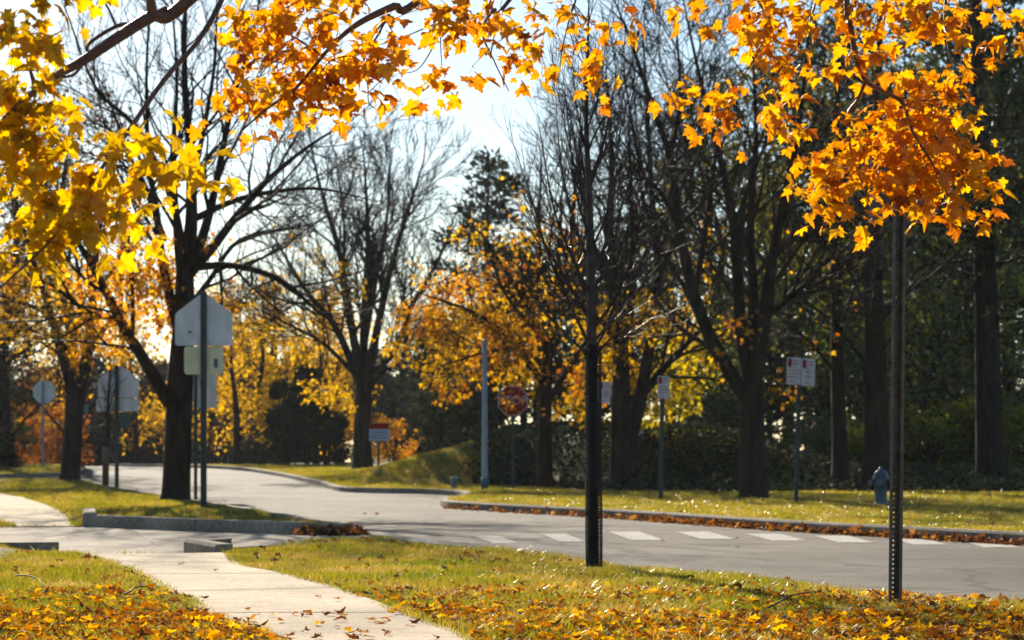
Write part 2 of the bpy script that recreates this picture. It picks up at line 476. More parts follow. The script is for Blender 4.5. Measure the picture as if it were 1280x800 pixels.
def rough(x, y):
    return 0.016 * np.sin(x * 2.1 + 0.7 * y) * np.sin(y * 1.7 - 0.4 * x) + 0.009 * np.sin(5.3 * x + 1.2) * np.sin(4.1 * y)


def build_ground():
    pts = []
    for y in np.arange(2, 46, 0.5):
        for x in np.arange(-9, 13, 0.5): pts.append((x + 0.013 * (y % 1), y))
    for y in np.arange(46, 124, 2.0):
        for x in np.arange(-46, 46.1, 2.0):
            if not (-9 < x < 15 and 50 < y < 84): pts.append((x, y))
    for y in np.arange(50.3, 84, 0.6):
        for x in np.arange(-8.9, 15, 0.6): pts.append((x, y))
    for y in np.arange(-20, 46, 3.0):
        for x in list(np.arange(-46, -9, 3.0)) + list(np.arange(13, 46, 3.0)): pts.append((x, y))
    for y in np.arange(-20, 2, 3.0):
        for x in np.arange(-9, 13, 3.0): pts.append((x, y))
    for y in list(range(-140, 900, 30)):
        for x in range(-500, 501, 30):
            if not (-47 < x < 47 and -21 < y < 124): pts.append((x, y))
    loops = [ROAD, ROAD_IN, WALK_A, WA_IN, WALK_B, WB_IN]
    verts = [Vector((float(p[0]), float(p[1]))) for p in pts]
    edges = []
    for L in loops:
        b = len(verts)
        verts += [Vector((float(p[0]), float(p[1]))) for p in L]
        edges += [(b + i, b + (i + 1) % len(L)) for i in range(len(L))]
    vo, eo, fo, _, _, _ = delaunay_2d_cdt(verts, edges, [], 0, 1e-4)
    V = np.array([(v.x, v.y) for v in vo])
    T = np.array([f for f in fo if len(f) == 3])
    C = V[T].mean(axis=1)
    road_f = inside(ROAD, C[:, 0], C[:, 1])
    wa_f = inside(WALK_A, C[:, 0], C[:, 1]) & ~road_f
    wb_f = inside(WALK_B, C[:, 0], C[:, 1]) & ~road_f
    x, y = V[:, 0], V[:, 1]
    in_road = inside(inset(ROAD, 0.08), x, y)
    in_walk = inside(inset(WALK_A, 0.04), x, y) | inside(inset(WALK_B, 0.04), x, y)
    z = land(x, y)
    zr = np.where(in_road, z - 0.28, np.where(in_walk, z - 0.12, z + rough(x, y) * (y < 60)))
    me = mesh_np('ground', np.stack([x, y, zr], 1), [T], smooth=True, mats=[M['soil']])
    tag(link('ground', me), None, None, kind='structure')

    def sub(mask, zz, name, mat):
        idx, inv = np.unique(T[mask], return_inverse=True)
        me = mesh_np(name, np.stack([x[idx], y[idx], zz[idx]], 1), [inv.reshape(-1, 3)], smooth=True, mats=[mat])
        return tag(link(name, me), None, None, kind='structure')
    sub(road_f, base(x, y) - 0.105, 'road', M['asphalt'])
    a = sub(wa_f, z + 0.008, 'sidewalk', M['concrete'])
    sub(wb_f, z + 0.008, 'sidewalk', M['concrete'])


build_ground()


def kerb(line, name='kerb', w=0.14, top=0.02, end_drop=True, inward=1, joint=3.0):
    """a concrete kerb swept along a polyline whose road side lies to the left (inward=1) of its direction"""
    L = resample(line, 0.3, closed=False)
    t = np.gradient(L, axis=0); t /= np.linalg.norm(t, axis=1, keepdims=True)
    n = np.stack([-t[:, 1], t[:, 0]], 1) * inward
    z = base(L[:, 0], L[:, 1]) + top
    rows = []
    bev = 0.025
    for off, dz in ((-0.03, -0.5), (-0.03, 0.0), (w - 0.03 - bev, 0.0), (w - 0.03, -bev), (w - 0.025, -0.5)):
        rows.append(np.column_stack([L + n * off, z + dz]))
    V = np.stack(rows, 1); k = V.shape[1]; m = len(L)
    q = []
    for i in range(m - 1):
        for j in range(k - 1):
            a = i * k + j
            q.append((a, a + 1, a + k + 1, a + k) if inward > 0 else (a, a + k, a + k + 1, a + 1))
    me = mesh_np(name, V.reshape(-1, 3), [np.array(q), np.array([list(range(k))[::-1], [(m - 1) * k + j for j in range(k)]])], mats=[M['kerb']])
    return tag(link(name, me), None, None, kind='structure')


# road side is to the right of near_line (travelling up the picture) -> inward=-1
kerb(near_line + near_tip[:-3], inward=-1, top=-0.035)
kerb(near_tip[-4:], inward=-1, top=0.05)                       # the block beside the ramp
kerb([(-2.86, 22.02), (-2.42, 20.7)], inward=-1, top=0.06, w=0.16)       # its return along the path
kerb([(-4.14, 22.08), (-4.5, 21.98), (-9, 20.6), (-16, 18.6)], inward=-1, top=0.03)
kerb([(-16, 28.3), (-6.75, 31.28)], inward=-1, top=0.04)
kerb(island_front[0:1] + [(-3.8, 29.6)], inward=-1, top=0.05)
kerb([(-3.8, 29.6), (-2.9, 28.85), (-2.4, 28.4)], inward=-1, top=0.045)
kerb(island_tip, inward=-1, top=0.03)
kerb([(-5.46, 31.55), (-5.95, 34.3)], inward=1, top=0.085, w=0.17)
kerb([(-17.5, 77.02)] + far_left[1:], inward=-1, top=0.02)
kerb(far_right + [(19.5, -12.0)], inward=-1, top=0.025)

# joints and truncated strips of the path
jv, jf = [], []


def strip_across(a, b, w, z=0.013):
    a = np.array(a); b = np.array(b); t = (b - a) / np.linalg.norm(b - a); n = np.array([-t[1], t[0]]) * w / 2
    i = len(jv)
    for s in (0, 0.33, 0.66):
        for f, sg in ((s, 1), (s, -1), (s + 0.34, -1), (s + 0.34, 1)):
            p = a + (b - a) * f + n * sg
            jv.append((p[0], p[1], float(land(p[0], p[1])) + z))
    for q in range(3): jf.append((i + 4 * q, i + 4 * q + 1, i + 4 * q + 2, i + 4 * q + 3))


for (la, ra) in (((92, 693.5), (236, 698)), ((128, 703), (290, 704.5)), ((168, 719), (344, 718)), ((215, 741), (415, 736)), ((262, 768), (500, 767))):
    strip_across(ground(*la), ground(*ra), 0.034)
for (la, ra) in (((0, 653), (92, 650)), ((0, 641), (75, 640)), ((0, 631), (52, 630))):
    strip_across(ground(*la), ground(*ra), 0.03)
me = mesh_np('sidewalk_joints', jv, [np.array(jf)], mats=[M['joint']])
tag(link('sidewalk_joints', me), None, None, kind='structure')

# the concrete apron of the drive mouth
ap = [(-16, 19.2), (-4.5, 22.3), (-2.9, 22.25), (-2.55, 22.75), (-2.2, 23.45), (-1.85, 23.95), (-1.95, 26.2), (-2.15, 28.2), (-2.9, 28.7), (-3.8, 29.4), (-5.45, 31.4), (-6.5, 31.15), (-16, 28.0)]
tag(link('driveway', mesh_np('driveway', [(a, b, -0.101) for a, b in ap], [np.array([list(range(len(ap)))])], mats=[M['apron']])), None, None, kind='structure')

# crossing bars, painted on the asphalt
bars = [(506, 558, 674, 680.5), (591, 650, 670, 679), (676, 732, 667, 677), (760, 830, 664.5, 675), (845, 919, 664.5, 673.5), (932, 1008, 667, 675.5), (1017, 1093, 669.5, 678), (1110, 1185, 672, 680.5), (1195, 1275, 673.5, 684)]
bv, bf = [], []
for x0, x1, y0, y1 in bars:
    w = 0.56 * (x1 - x0)
    i = len(bv)
    for px, py in ((x0, y0), (x0 + w, y0), (x1, y1), (x1 - w * 1.03, y1)):
        d = F * (H + 0.1) / (py - HY)
        bv.append(((px - CX) / F * d, d, -0.1005))
    bf.append((i + 3, i + 2, i + 1, i))
me = mesh_np('road_markings', bv, [np.array(bf)], mats=[M['paint']])
tag(link('road_markings', me), None, None, kind='structure')
# a worn line across the drive mouth
mv = []
for px, py in ((166, 664), (170, 664), (203, 682), (197, 682)):
    d = F * (H + 0.1) / (py - HY); mv.append(((px - CX) / F * d, d, -0.0965))
tag(link('road_markings', mesh_np('road_markings', mv, [np.array([(3, 2, 1, 0)])], mats=[M['paint']])), None, None, kind='structure')

# ---------------------------------------------------------------- grass blades
rng = np.random.default_rng(5)


def off_pavement(X, Y):
    return ~(inside(ROAD, X, Y) | inside(WALK_A, X, Y) | inside(WALK_B, X, Y))


EDGE_A, EDGE_B = inset(WALK_A, 0.055), inset(WALK_B, 0.055)


def off_edge(X, Y):
    return ~(inside(ROAD, X, Y) | inside(EDGE_A, X, Y) | inside(EDGE_B, X, Y))


def patch(x, y, s=1.0, ph=0.0):
    return (np.sin(x * 1.9 * s + 1.3 + ph) + np.sin(y * 1.35 * s + 0.6 * x * s + ph) + np.sin(x * 4.1 * s - y * 2.7 * s + 2 * ph)) / 3


def blades(n_per, d0, d1, hgt, wid, keep=None, xr=None):
    xm = d1 * 645 / F + 2.0
    x0, x1 = xr or (-xm, xm)
    n = int(n_per * (d1 - d0) * (x1 - x0))
    X = rng.uniform(x0, x1, n); Y = rng.uniform(d0, d1, n)
    ok = (np.abs(X) < Y * 645 / F + 2.0) & (off_pavement(X, Y) | ((rng.random(n) < 0.55) & off_edge(X, Y)))
    if keep is not None: ok &= keep(X, Y)
    X, Y = X[ok], Y[ok]; n = len(X)
    pt = patch(X, Y)
    h = hgt * rng.uniform(0.45, 1.15, n) * (1 + 0.35 * pt)
    tuft = rng.random(n) < 0.012
    h = np.where(tuft, h * 1.7, h)
    w = wid * rng.uniform(0.7, 1.3, n)
    a = rng.uniform(0, 2 * math.pi, n); lean = rng.uniform(0.15, 1.0, n) * h
    b = rng.uniform(0, 2 * math.pi, n)
    Z = land(X, Y) + rough(X, Y) * (Y < 60) - 0.012
    P = np.stack([X, Y, Z], 1)
    side = np.stack([np.cos(a), np.sin(a), 0 * a], 1) * w[:, None] / 2
    ld = np.stack([np.cos(b), np.sin(b), 0 * b], 1) * lean[:, None]
    up = np.array([0, 0, 1.0])
    mid = P + up * (h * 0.6)[:, None] + ld * 0.35
    tip = P + up * (h * 0.95)[:, None] + ld
    V = np.stack([P - side, P + side, mid + side * 0.8, mid - side * 0.8, tip], 1).reshape(-1, 3)
    i = np.arange(n)[:, None] * 5
    return V, i + np.array([[0, 1, 2, 3]]), i + np.array([[3, 2, 4]])


def join(parts):
    V, Q, T, o = [], [], [], 0
    for v, q, t in parts:
        V.append(v); Q.append(q + o); T.append(t + o); o += len(v)
    return np.concatenate(V), [np.concatenate(Q), np.concatenate(T)]


v, f = join([blades(5000, 9.6, 14, 0.05, 0.0042), blades(3200, 14, 20, 0.055, 0.0052), blades(1500, 20, 32, 0.06, 0.008),
             blades(600, 32, 46, 0.065, 0.013), blades(280, 46, 64, 0.07, 0.02), blades(70, 64, 100, 0.07, 0.035, keep=lambda X, Y: X < -2.5), blades(700, 61, 84, 0.06, 0.02, xr=(-8, 0.8))])
g = link('grass', mesh_np('grass', v, f, mats=[M['grass']]))
tag(g, 'short yellow-green autumn grass growing over the verges and lawns', None, kind='stuff')

# ---------------------------------------------------------------- leaves
HALF = [(0.0, 0.0), (0.07, -0.03), (0.17, -0.10), (0.30, -0.07), (0.44, -0.08), (0.38, 0.04), (0.33, 0.13), (0.40, 0.18), (0.47, 0.26), (0.60, 0.34), (0.53, 0.40), (0.47, 0.50), (0.38, 0.48), (0.29, 0.44), (0.25, 0.52), (0.27, 0.62), (0.25, 0.72), (0.16, 0.70), (0.11, 0.80), (0.0, 1.0)]


def maple_leaf(fold=0.25, droop=0.35, jit=0.0, seed=0):
    r = random.Random(seed)
    out = HALF + [(-x, y) for x, y in HALF[-2:0:-1]]
    out = [(x * (1 + r.uniform(-jit, jit)), y + r.uniform(-jit, jit) * 0.3) for x, y in out]
    c = (0.0, 0.28)
    V = [(c[0], c[1])] + out
    V3 = []
    for x, y in V:
        rr = math.hypot(x, y - 0.28)
        V3.append((x, y, fold * abs(x) - droop * rr * rr + 0.03 * math.sin(9 * x + 7 * y + seed)))
    n = len(out)
    T = [(0, 1 + i, 1 + (i + 1) % n) for i in range(n)]
    return np.array(V3), np.array(T)


def simple_leaf(fold=0.3, seed=0):
    V = [(0, 0.3, 0), (0, 0, 0), (0.42, 0.05, 0), (0.30, 0.25, 0), (0.55, 0.5, 0), (0.2, 0.55, 0), (0, 1, 0), (-0.2, 0.55, 0), (-0.55, 0.5, 0), (-0.30, 0.25, 0), (-0.42, 0.05, 0)]
    V = np.array(V, float); V[:, 2] = fold * np.abs(V[:, 0]) - 0.3 * V[:, 1] ** 2
    return V, np.array([(0, 1 + i, 1 + (i + 1) % 10) for i in range(10)])


def quad_leaf(fold=0.25):
    V = np.array([(0, 0, 0), (0.36, 0.45, fold * 0.4), (0, 1, 0), (-0.36, 0.45, fold * 0.4)])
    return V, np.array([(0, 1, 2), (0, 2, 3)])


MAPLE = [maple_leaf(0.22, 0.25, 0.08, 1), maple_leaf(0.05, 0.55, 0.1, 2), maple_leaf(0.45, 0.2, 0.1, 3), maple_leaf(-0.15, 0.4, 0.1, 4), maple_leaf(0.6, 0.9, 0.12, 5)]
SIMPLE = [simple_leaf(0.3), simple_leaf(-0.1), simple_leaf(0.6)]
QUAD = [quad_leaf(0.25), quad_leaf(0.6)]
CURLED = [maple_leaf(0.5, 0.5, 0.12, 11), maple_leaf(0.9, 0.9, 0.15, 12), maple_leaf(-0.5, -0.6, 0.12, 13), maple_leaf(0.15, -0.5, 0.1, 14), maple_leaf(0.05, 0.2, 0.08, 15)]


def frames(tip, nrm):
    y = tip / (np.linalg.norm(tip, axis=1, keepdims=True) + 1e-9)
    x = np.cross(y, nrm); x /= np.linalg.norm(x, axis=1, keepdims=True) + 1e-9
    z = np.cross(x, y)
    return np.stack([x, y, z], 1)          # rows are the axes


def leaves_arrays(pos, fr, size, templ, rg):
    V, T, off = [], [], 0
    which = rg.integers(0, len(templ), len(pos))
    for k, (tv, tf) in enumerate(templ):
        s = which == k
        n = int(s.sum())
        if not n: continue
        W = pos[s][:, None, :] + size[s][:, None, None] * np.einsum('vk,nkj->nvj', tv, fr[s])
        V.append(W.reshape(-1, 3))
        T.append((np.arange(n)[:, None, None] * len(tv) + tf[None]).reshape(-1, 3) + off)
        off += n * len(tv)
    return np.concatenate(V), np.concatenate(T)


def unit(rg, n):
    v = rg.normal(size=(n, 3)); return v / np.linalg.norm(v, axis=1, keepdims=True)


# fallen leaves on the grass and path
def scatter_fallen(name, label, n_per, d0, d1, size, mat, keep, zl=(0.004, 0.036), tilt=0.3, pave=0.0, templ=CURLED, xr=None, on_road=False):
    xm = d1 * 645 / F + 0.5
    x0, x1 = xr or (-xm, xm)
    n = int(n_per * (d1 - d0) * (x1 - x0))
    X = rng.uniform(x0, x1, n); Y = rng.uniform(d0, d1, n)
    off = off_pavement(X, Y)
    ok = (np.abs(X) < Y * 645 / F + 0.5) & keep(X, Y) & (off | (rng.random(n) < pave))
    X, Y, off = X[ok], Y[ok], off[ok]; n = len(X)
    Z = np.where(off, land(X, Y) + rough(X, Y) + rng.uniform(*zl, n), land(X, Y) + 0.02)
    road = inside(ROAD, X, Y)
    Z = np.where(road, base(X, Y) - 0.085, Z)
    nr = np.array([0, 0, 1.0]) + rng.normal(size=(n, 3)) * np.where(off, tilt, 0.2)[:, None]
    tp = rng.normal(size=(n, 3)); tp[:, 2] *= 0.35
    nr /= np.linalg.norm(nr, axis=1, keepdims=True)
    fr = frames(tp - nr * (tp * nr).sum(1, keepdims=True), nr)
    return leaves_arrays(np.stack([X, Y, Z], 1), fr, size * rng.uniform(0.6, 1.2, n), templ, rng)


def joinT(parts):
    V, T, o = [], [], 0
    for v, t in parts:
        V.append(v); T.append(t + o); o += len(v)
    return np.concatenate(V), [np.concatenate(T)]


def near_mask(p):
    def k(X, Y):
        pt = patch(X, Y, 1.3, 0.8)
        return rng.random(len(X)) < np.clip(p + 0.45 * pt, 0.03, 1)
    return k


def walk_far(X, Y): return rng.random(len(X)) < 1


v, f = joinT([scatter_fallen('', '', 420, 9.6, 12.3, 0.052, None, near_mask(0.95), pave=0.05),
              scatter_fallen('', '', 190, 12.3, 14.5, 0.05, None, near_mask(0.6), pave=0.02)])
tag(link('fallen_leaves', mesh_np('fallen_leaves', v, f, mats=[M['fallen']])), 'bright orange and yellow maple leaves fallen thickly on the near grass', None, kind='stuff')
v, f = joinT([scatter_fallen('', '', 60, 9.6, 14, 0.042, None, near_mask(0.5), pave=0.03),
              scatter_fallen('', '', 34, 14, 18, 0.05, None, near_mask(0.5), pave=0.012),
              scatter_fallen('', '', 18, 18, 24, 0.06, None, near_mask(0.4), pave=0.01),
              scatter_fallen('', '', 5, 24, 45, 0.07, None, near_mask(0.4), pave=0.01)])
tag(link('fallen_leaves', mesh_np('fallen_leaves', v, f, mats=[M['fallen_brown']])), 'brown and russet dry leaves scattered over the grass verges', None, kind='stuff')


def bank_cover():  # dark leaves added over the bank, their colour standing in for its shade
    n = 120000
    X = rng.uniform(-3, 26, n); Y = rng.uniform(54.0, 86, n)
    ft = 64.0 - 9.0 * ss(0.3, 3.2, X)
    ok = rng.random(n) < ss(-1.4, -0.2, X) * ss(0, 1.6, Y - ft + 0.9 + 0.6 * np.sin(X * 1.3) + 0.4 * np.sin(X * 3.1))
    X, Y = X[ok], Y[ok]; n = len(X)
    nr = np.array([0, -0.35, 1.0]) + rng.normal(size=(n, 3)) * 0.45
    nr /= np.linalg.norm(nr, axis=1, keepdims=True)
    tp = rng.normal(size=(n, 3))
    fr = frames(tp - nr * (tp * nr).sum(1, keepdims=True), nr)
    return leaves_arrays(np.column_stack([X, Y, base(X, Y) + rng.uniform(0.02, 0.16, n)]), fr, 0.15 * rng.uniform(0.6, 1.3, n), QUAD, rng)


v, f = bank_cover()
tag(link('bank_shade_cover', mesh_np('bank_shade_cover', v, [f], mats=[M['dark_leaf']])), 'dark green leaves spread over the bank, standing in for its shade', None, kind='stuff')


def along(line, n, w, size, side, lift=0.07, templ=SIMPLE):
    L = resample(line, 0.2, closed=False)
    i = rng.integers(0, len(L) - 1, n); t = rng.random((n, 1))
    P = L[i] * (1 - t) + L[i + 1] * t
    tg = L[i + 1] - L[i]; tg /= np.linalg.norm(tg, axis=1, keepdims=True)
    nn = np.stack([-tg[:, 1], tg[:, 0]], 1) * side
    u = np.abs(rng.normal(size=(n, 1))) * w
    den = 0.5 + 0.5 * np.sin(P[:, 0] * 1.7 + P[:, 1] * 0.9)
    ok = rng.random(n) < np.clip(den + 0.3, 0, 1)
    P = (P + nn * (0.12 + u))[ok]; u = u[ok]; n = len(P)
    z = base(P[:, 0], P[:, 1]) - 0.1 + rng.uniform(0, lift, n) * np.exp(-u[:, 0] / w)
    nr = np.array([0, 0, 1.0]) + rng.normal(size=(n, 3)) * 0.6
    nr /= np.linalg.norm(nr, axis=1, keepdims=True)
    tp = rng.normal(size=(n, 3))
    fr = frames(tp - nr * (tp * nr).sum(1, keepdims=True), nr)
    return leaves_arrays(np.column_stack([P, z]), fr, size * rng.uniform(0.6, 1.3, n), templ, rng)


v, f = joinT([along([(-0.93, 43.2), (0, 40.3), (1.88, 35.4), (3.5, 29.9), (5.33, 25.2), (8, 18)], 2300, 0.10, 0.085, -1, 0.08),
              along(island_tip[:9], 420, 0.12, 0.09, -1, 0.1), along([(-5.1, 41), (-7.3, 50)], 120, 0.1, 0.1, -1, 0.05)])
tag(link('gutter_leaves', mesh_np('gutter_leaves', v, f, mats=[M['fallen_brown']])), 'dry brown leaves drifted against the kerbs of the road', None, kind='stuff')
# ---------------------------------------------------------------- street furniture
def gz(x, y): return float(land(x, y))


def u_channel(mb, h, w=0.07, z0=-0.3, m=0, holes=False, t=0.004):
    """hat-section steel post; web away from the viewer"""
    a, b, c, d = w / 2, w * 0.28, w * 0.2, w * 0.42
    P = [(-a, 0), (-b, 0), (-c, d), (c, d), (b, 0), (a, 0)]
    for i in range(5):
        if holes and i == 2: continue
        (x0, y0), (x1, y1) = P[i], P[i + 1]
        n = Vector((y0 - y1, x1 - x0)).normalized() * t
        mb.prism([(x0, y0), (x1, y1), (x1 + n.x, y1 + n.y), (x0 + n.x, y0 + n.y)], z0, h, m)
    if holes:
        p = 0.0254; rad = 0.0066
        z = z0
        while z < h - p:
            cz = z + p / 2
            for s in (0, 1):
                bse = len(mb.v); y = d + s * t
                outer = [(-c, -p / 2), (0, -p / 2), (c, -p / 2), (c, 0), (c, p / 2), (0, p / 2), (-c, p / 2), (-c, 0)]
                for x, q in outer: mb.v.append((x, y, cz + q))
                for k in range(8):
                    an = math.radians(225 + 45 * k)
                    mb.v.append((rad * math.cos(an), y, cz + rad * math.sin(an)))
                for k in range(8):
                    k2 = (k + 1) % 8
                    mb.face((bse + k, bse + k2, bse + 8 + k2, bse + 8 + k), m)
            z += p


def rrect(x0, z0, x1, z1, r=0.03, n=4):
    out = []
    for cx, cz, a0 in ((x1 - r, z0 + r, -90), (x1 - r, z1 - r, 0), (x0 + r, z1 - r, 90), (x0 + r, z0 + r, 180)):
        for k in range(n + 1):
            a = R(a0 + 90 * k / n); out.append((cx + r * math.cos(a), cz + r * math.sin(a)))
    return out


def rounded(poly, r=0.03):
    out = []
    n = len(poly)
    for i in range(n):
        p = Vector(poly[i]); a = (Vector(poly[i - 1]) - p).normalized() * r; b = (Vector(poly[(i + 1) % n]) - p).normalized() * r
        for k in range(4):
            t = k / 3
            out.append(tuple((p + a) * (1 - t) ** 2 + p * 2 * t * (1 - t) + (p + b) * t * t))
    return out


def text_mesh(txt, size, mat, name, parent, loc, rot=(R(90), 0, 0), bold=0.0):
    cu = bpy.data.curves.new(name, 'FONT'); cu.body = txt; cu.size = size
    cu.align_x = 'CENTER'; cu.align_y = 'CENTER'; cu.extrude = 0.001; cu.offset = bold
    tmp = bpy.data.objects.new('tmp', cu); COL.objects.link(tmp)
    bpy.context.view_layer.update()
    me = bpy.data.meshes.new_from_object(tmp.evaluated_get(bpy.context.evaluated_depsgraph_get()))
    bpy.data.objects.remove(tmp)
    me.materials.clear(); me.materials.append(mat)
    o = link(name, me, parent, loc); o.rotation_euler = rot
    return o


# tall perforated post on the near verge, with its small sign among the leaves
x, y = ground(1119, 757)
t = thing('sign_post', 'tall brown perforated steel post on the near verge, its top lost in orange leaves', 'sign post', (x, y, gz(x, y)))
t.rotation_euler = (R(0.3), R(0.6), R(15))
mb = MB(); u_channel(mb, 2.52, 0.078, -0.4, 0, True); mb.build('post', M['steel_brown'], t)
mb = MB(); mb.plate(rrect(-0.155, 2.075, 0.155, 2.53, 0.03), 0.036, 0.039); s = mb.build('sign_panel', M['steel_brown'], t); s.rotation_euler = (0, 0, R(-10))  # grey aluminium back, its shade put into the brown colour
for z in (2.14, 2.46):
    mb = MB(); mb.lathe([(0.009, -0.012), (0.009, 0.03)], (0, 0, z), 8, axis='y'); mb.build('bolt', M['steel_brown'], t)

# school crossing sign seen from behind
x, y = ground(254.5, 635)
t = thing('school_sign', 'back of a five-sided grey sign above a pale yellow plate on the grass island', 'road sign', (x, y, gz(x, y)))
t.rotation_euler = (0, 0, R(4))
k = F / y
mb = MB(); u_channel(mb, 271 / k, 0.10, -0.4, 0); mb.build('post', M['steel_green'], t)
w = 0.455
zb, zs, za = 203 / k, 243 / k, 271 / k
mb = MB(); mb.plate(rounded([(-w, zb), (w, zb), (w, zs), (0, za), (-w, zs)], 0.05), 0.06, 0.064); pn = mb.build('sign_panel', M['sign_back'], t)
for px, pz in ((-0.36, 0.07), (0.36, 0.07), (0, 0.62)):
    mb = MB(); mb.lathe([(0.012, -0.006), (0.012, 0.004)], (px, 0.055, zb + pz), 8, axis='y'); mb.build('rivet', M['sign_white'], pn)
mb = MB(); mb.plate([(-0.25, zb + 0.19), (-0.19, zb + 0.2), (-0.19, zb + 0.24), (-0.25, zb + 0.23)], 0.057, 0.0595); mb.build('sticker', M['sticker'], pn)
z0, z1 = 167 / k, 202 / k
mb = MB(); mb.plate(rrect(-0.31, z0, 0.31, z1, 0.05), 0.06, 0.064); pl = mb.build('plate', M['sign_backlit_yellow'], t, label='lower plate, its backlit glow put into a pale yellow')
mb = MB(); mb.plate([(0.16, z0 + 0.11), (0.22, z0 + 0.11), (0.22, z0 + 0.25), (0.16, z0 + 0.25)], 0.057, 0.0595); mb.build('sticker', M['sticker'], pl)

# plain grey plate standing behind it
x, y = ground(244.5, 618)
k = F / y
t = thing('road_sign', 'back of a plain grey rectangular sign on a thin post, behind the yellow plate', 'road sign', (x, y, gz(x, y)))
mb = MB(); u_channel(mb, 175 / k, 0.075, -0.4, 0); mb.build('post', M['steel_green'], t)
mb = MB(); mb.plate(rrect(-4 / k, 108 / k, 26 / k, 160 / k, 0.03), 0.05, 0.054); mb.build('sign_panel', M['sign_back'], t)

# second school sign further along the island
x, y = ground(146, 608)
k = F / y
t = thing('school_sign', 'farther five-sided sign back over a small dark box, behind the bare sapling', 'road sign', (x, y, gz(x, y)))
mb = MB(); u_channel(mb, 152 / k, 0.105, -0.4, 0); mb.build('post', M['steel_green'], t)
mb = MB(); mb.plate(rounded([(-24 / k, 111 / k), (27 / k, 111 / k), (27 / k, 134 / k), (2 / k, 153 / k), (-24 / k, 134 / k)], 0.05), 0.06, 0.064); mb.build('sign_panel', M['sign_back'], t)
mb = MB(); mb.plate(rrect(-26 / k, 94 / k, 27 / k, 110 / k, 0.04), 0.06, 0.064); mb.build('plate', M['sign_back'], t)
mb = MB(); mb.box((9 / k, 0.12, 83 / k), (13 / k, 0.14, 20 / k), 0, 0.02); mb.build('control_box', M['steel_green'], t)

# octagon back on the left lawn
x, y = ground(53.5, 584)
k = F / y
t = thing('stop_sign', 'grey back of an eight-sided sign on a thin post, beyond the forked orange maple', 'stop sign', (x, y, gz(x, y)))
mb = MB(); u_channel(mb, 108 / k, 0.09, -0.4, 0); mb.build('post', M['pole_paint'], t)
mb = MB(); r8 = 15.2 / k
mb.plate([(1.5 / k + r8 * math.cos(R(22.5 + 45 * i)), 94 / k + r8 * math.sin(R(22.5 + 45 * i))) for i in range(8)], 0.05, 0.054); mb.build('sign_panel', M['sign_back'], t)
x, y = ground(34, 578)
k = F / y
t = thing('utility_post', 'thin plain dark post at the far left, in front of the red-orange bush', 'post', (x, y, gz(x, y)))
mb = MB(); mb.lathe([(0.05, -0.3), (0.05, 86 / k), (0.02, 88 / k)], n=8); mb.build('post', M['steel_brown'], t)
mb = MB(); mb.lathe([(0.06, 84 / k), (0.06, 86.5 / k)], n=8); mb.build('cap', M['steel_brown'], t)

# red stop sign facing us
x, y = ground(641, 612)
k = F / y
t = thing('stop_sign', 'red stop sign facing the road, partly covered by orange maple leaves', 'stop sign', (x, y, gz(x, y)))
mb = MB(); u_channel(mb, 128 / k, 0.07, -0.4, 0); mb.build('post', M['steel_green'], t)
r8 = 20.3 / k; zc = 111 / k
octa = lambda r: [(r * math.cos(R(22.5 + 45 * i)), zc + r * math.sin(R(22.5 + 45 * i))) for i in range(8)]
mb = MB(); mb.plate(octa(r8), -0.012, -0.008); pn = mb.build('sign_panel', M['sign_white'], t)
mb = MB(); mb.plate(octa(r8 * 0.94), -0.0155, -0.0125); mb.build('red_face', M['sign_red'], pn)
text_mesh('STOP', 0.30, M['sign_white'], 'lettering', pn, (0, -0.018, zc), bold=0.004)


# parking signs: white panel, red block top left, rows of small red lettering
def parking_panel(t, x0, z0, w, h, two=False):
    mb = MB(); mb.plate(rrect(x0, z0, x0 + w, z0 + h, 0.02), -0.012, -0.009); pn = mb.build('sign_panel', M['sign_white'], t)
    mb = MB()
    mb.plate([(x0 + w * .08, z0 + h * .66), (x0 + w * .36, z0 + h * .66), (x0 + w * .36, z0 + h * .95), (x0 + w * .08, z0 + h * .95)], -0.0145, -0.0125, 0)
    for a, b in ((.665, .745), (.875, .945)):
        mb.plate([(x0 + w * .10, z0 + h * a), (x0 + w * .34, z0 + h * a), (x0 + w * .34, z0 + h * b), (x0 + w * .10, z0 + h * b)], -0.017, -0.0148, 1)
    mb.build('red_block', [M['sign_red'], M['sign_black']], pn)
    mb = MB()
    def line(a, b, zz, hh=0.035, gaps=5):
        mb = MB()
        L = (b - a) / gaps
        for q in range(gaps):
            u0 = a + q * L; u1 = u0 + L * (0.78 if q % 2 else 0.6)
            mb.plate([(x0 + w * u0, z0 + h * zz), (x0 + w * u1, z0 + h * zz), (x0 + w * u1, z0 + h * (zz + hh)), (x0 + w * u0, z0 + h * (zz + hh))], -0.0142, -0.0125)
        mb.build('lettering', M['sign_text'], pn)
    line(.44, .92, .86, .05); line(.44, .92, .75, .05); line(.06, .94, .625, .012, 1)
    if two:
        line(.34, .66, .48, .07, 3); line(.34, .66, .30, .09, 3)
    else:
        line(.1, .9, .49, .05, 6); line(.1, .9, .37, .05, 7); line(.1, .9, .25, .05, 7)
    line(.28, .72, .10, .035, 1)


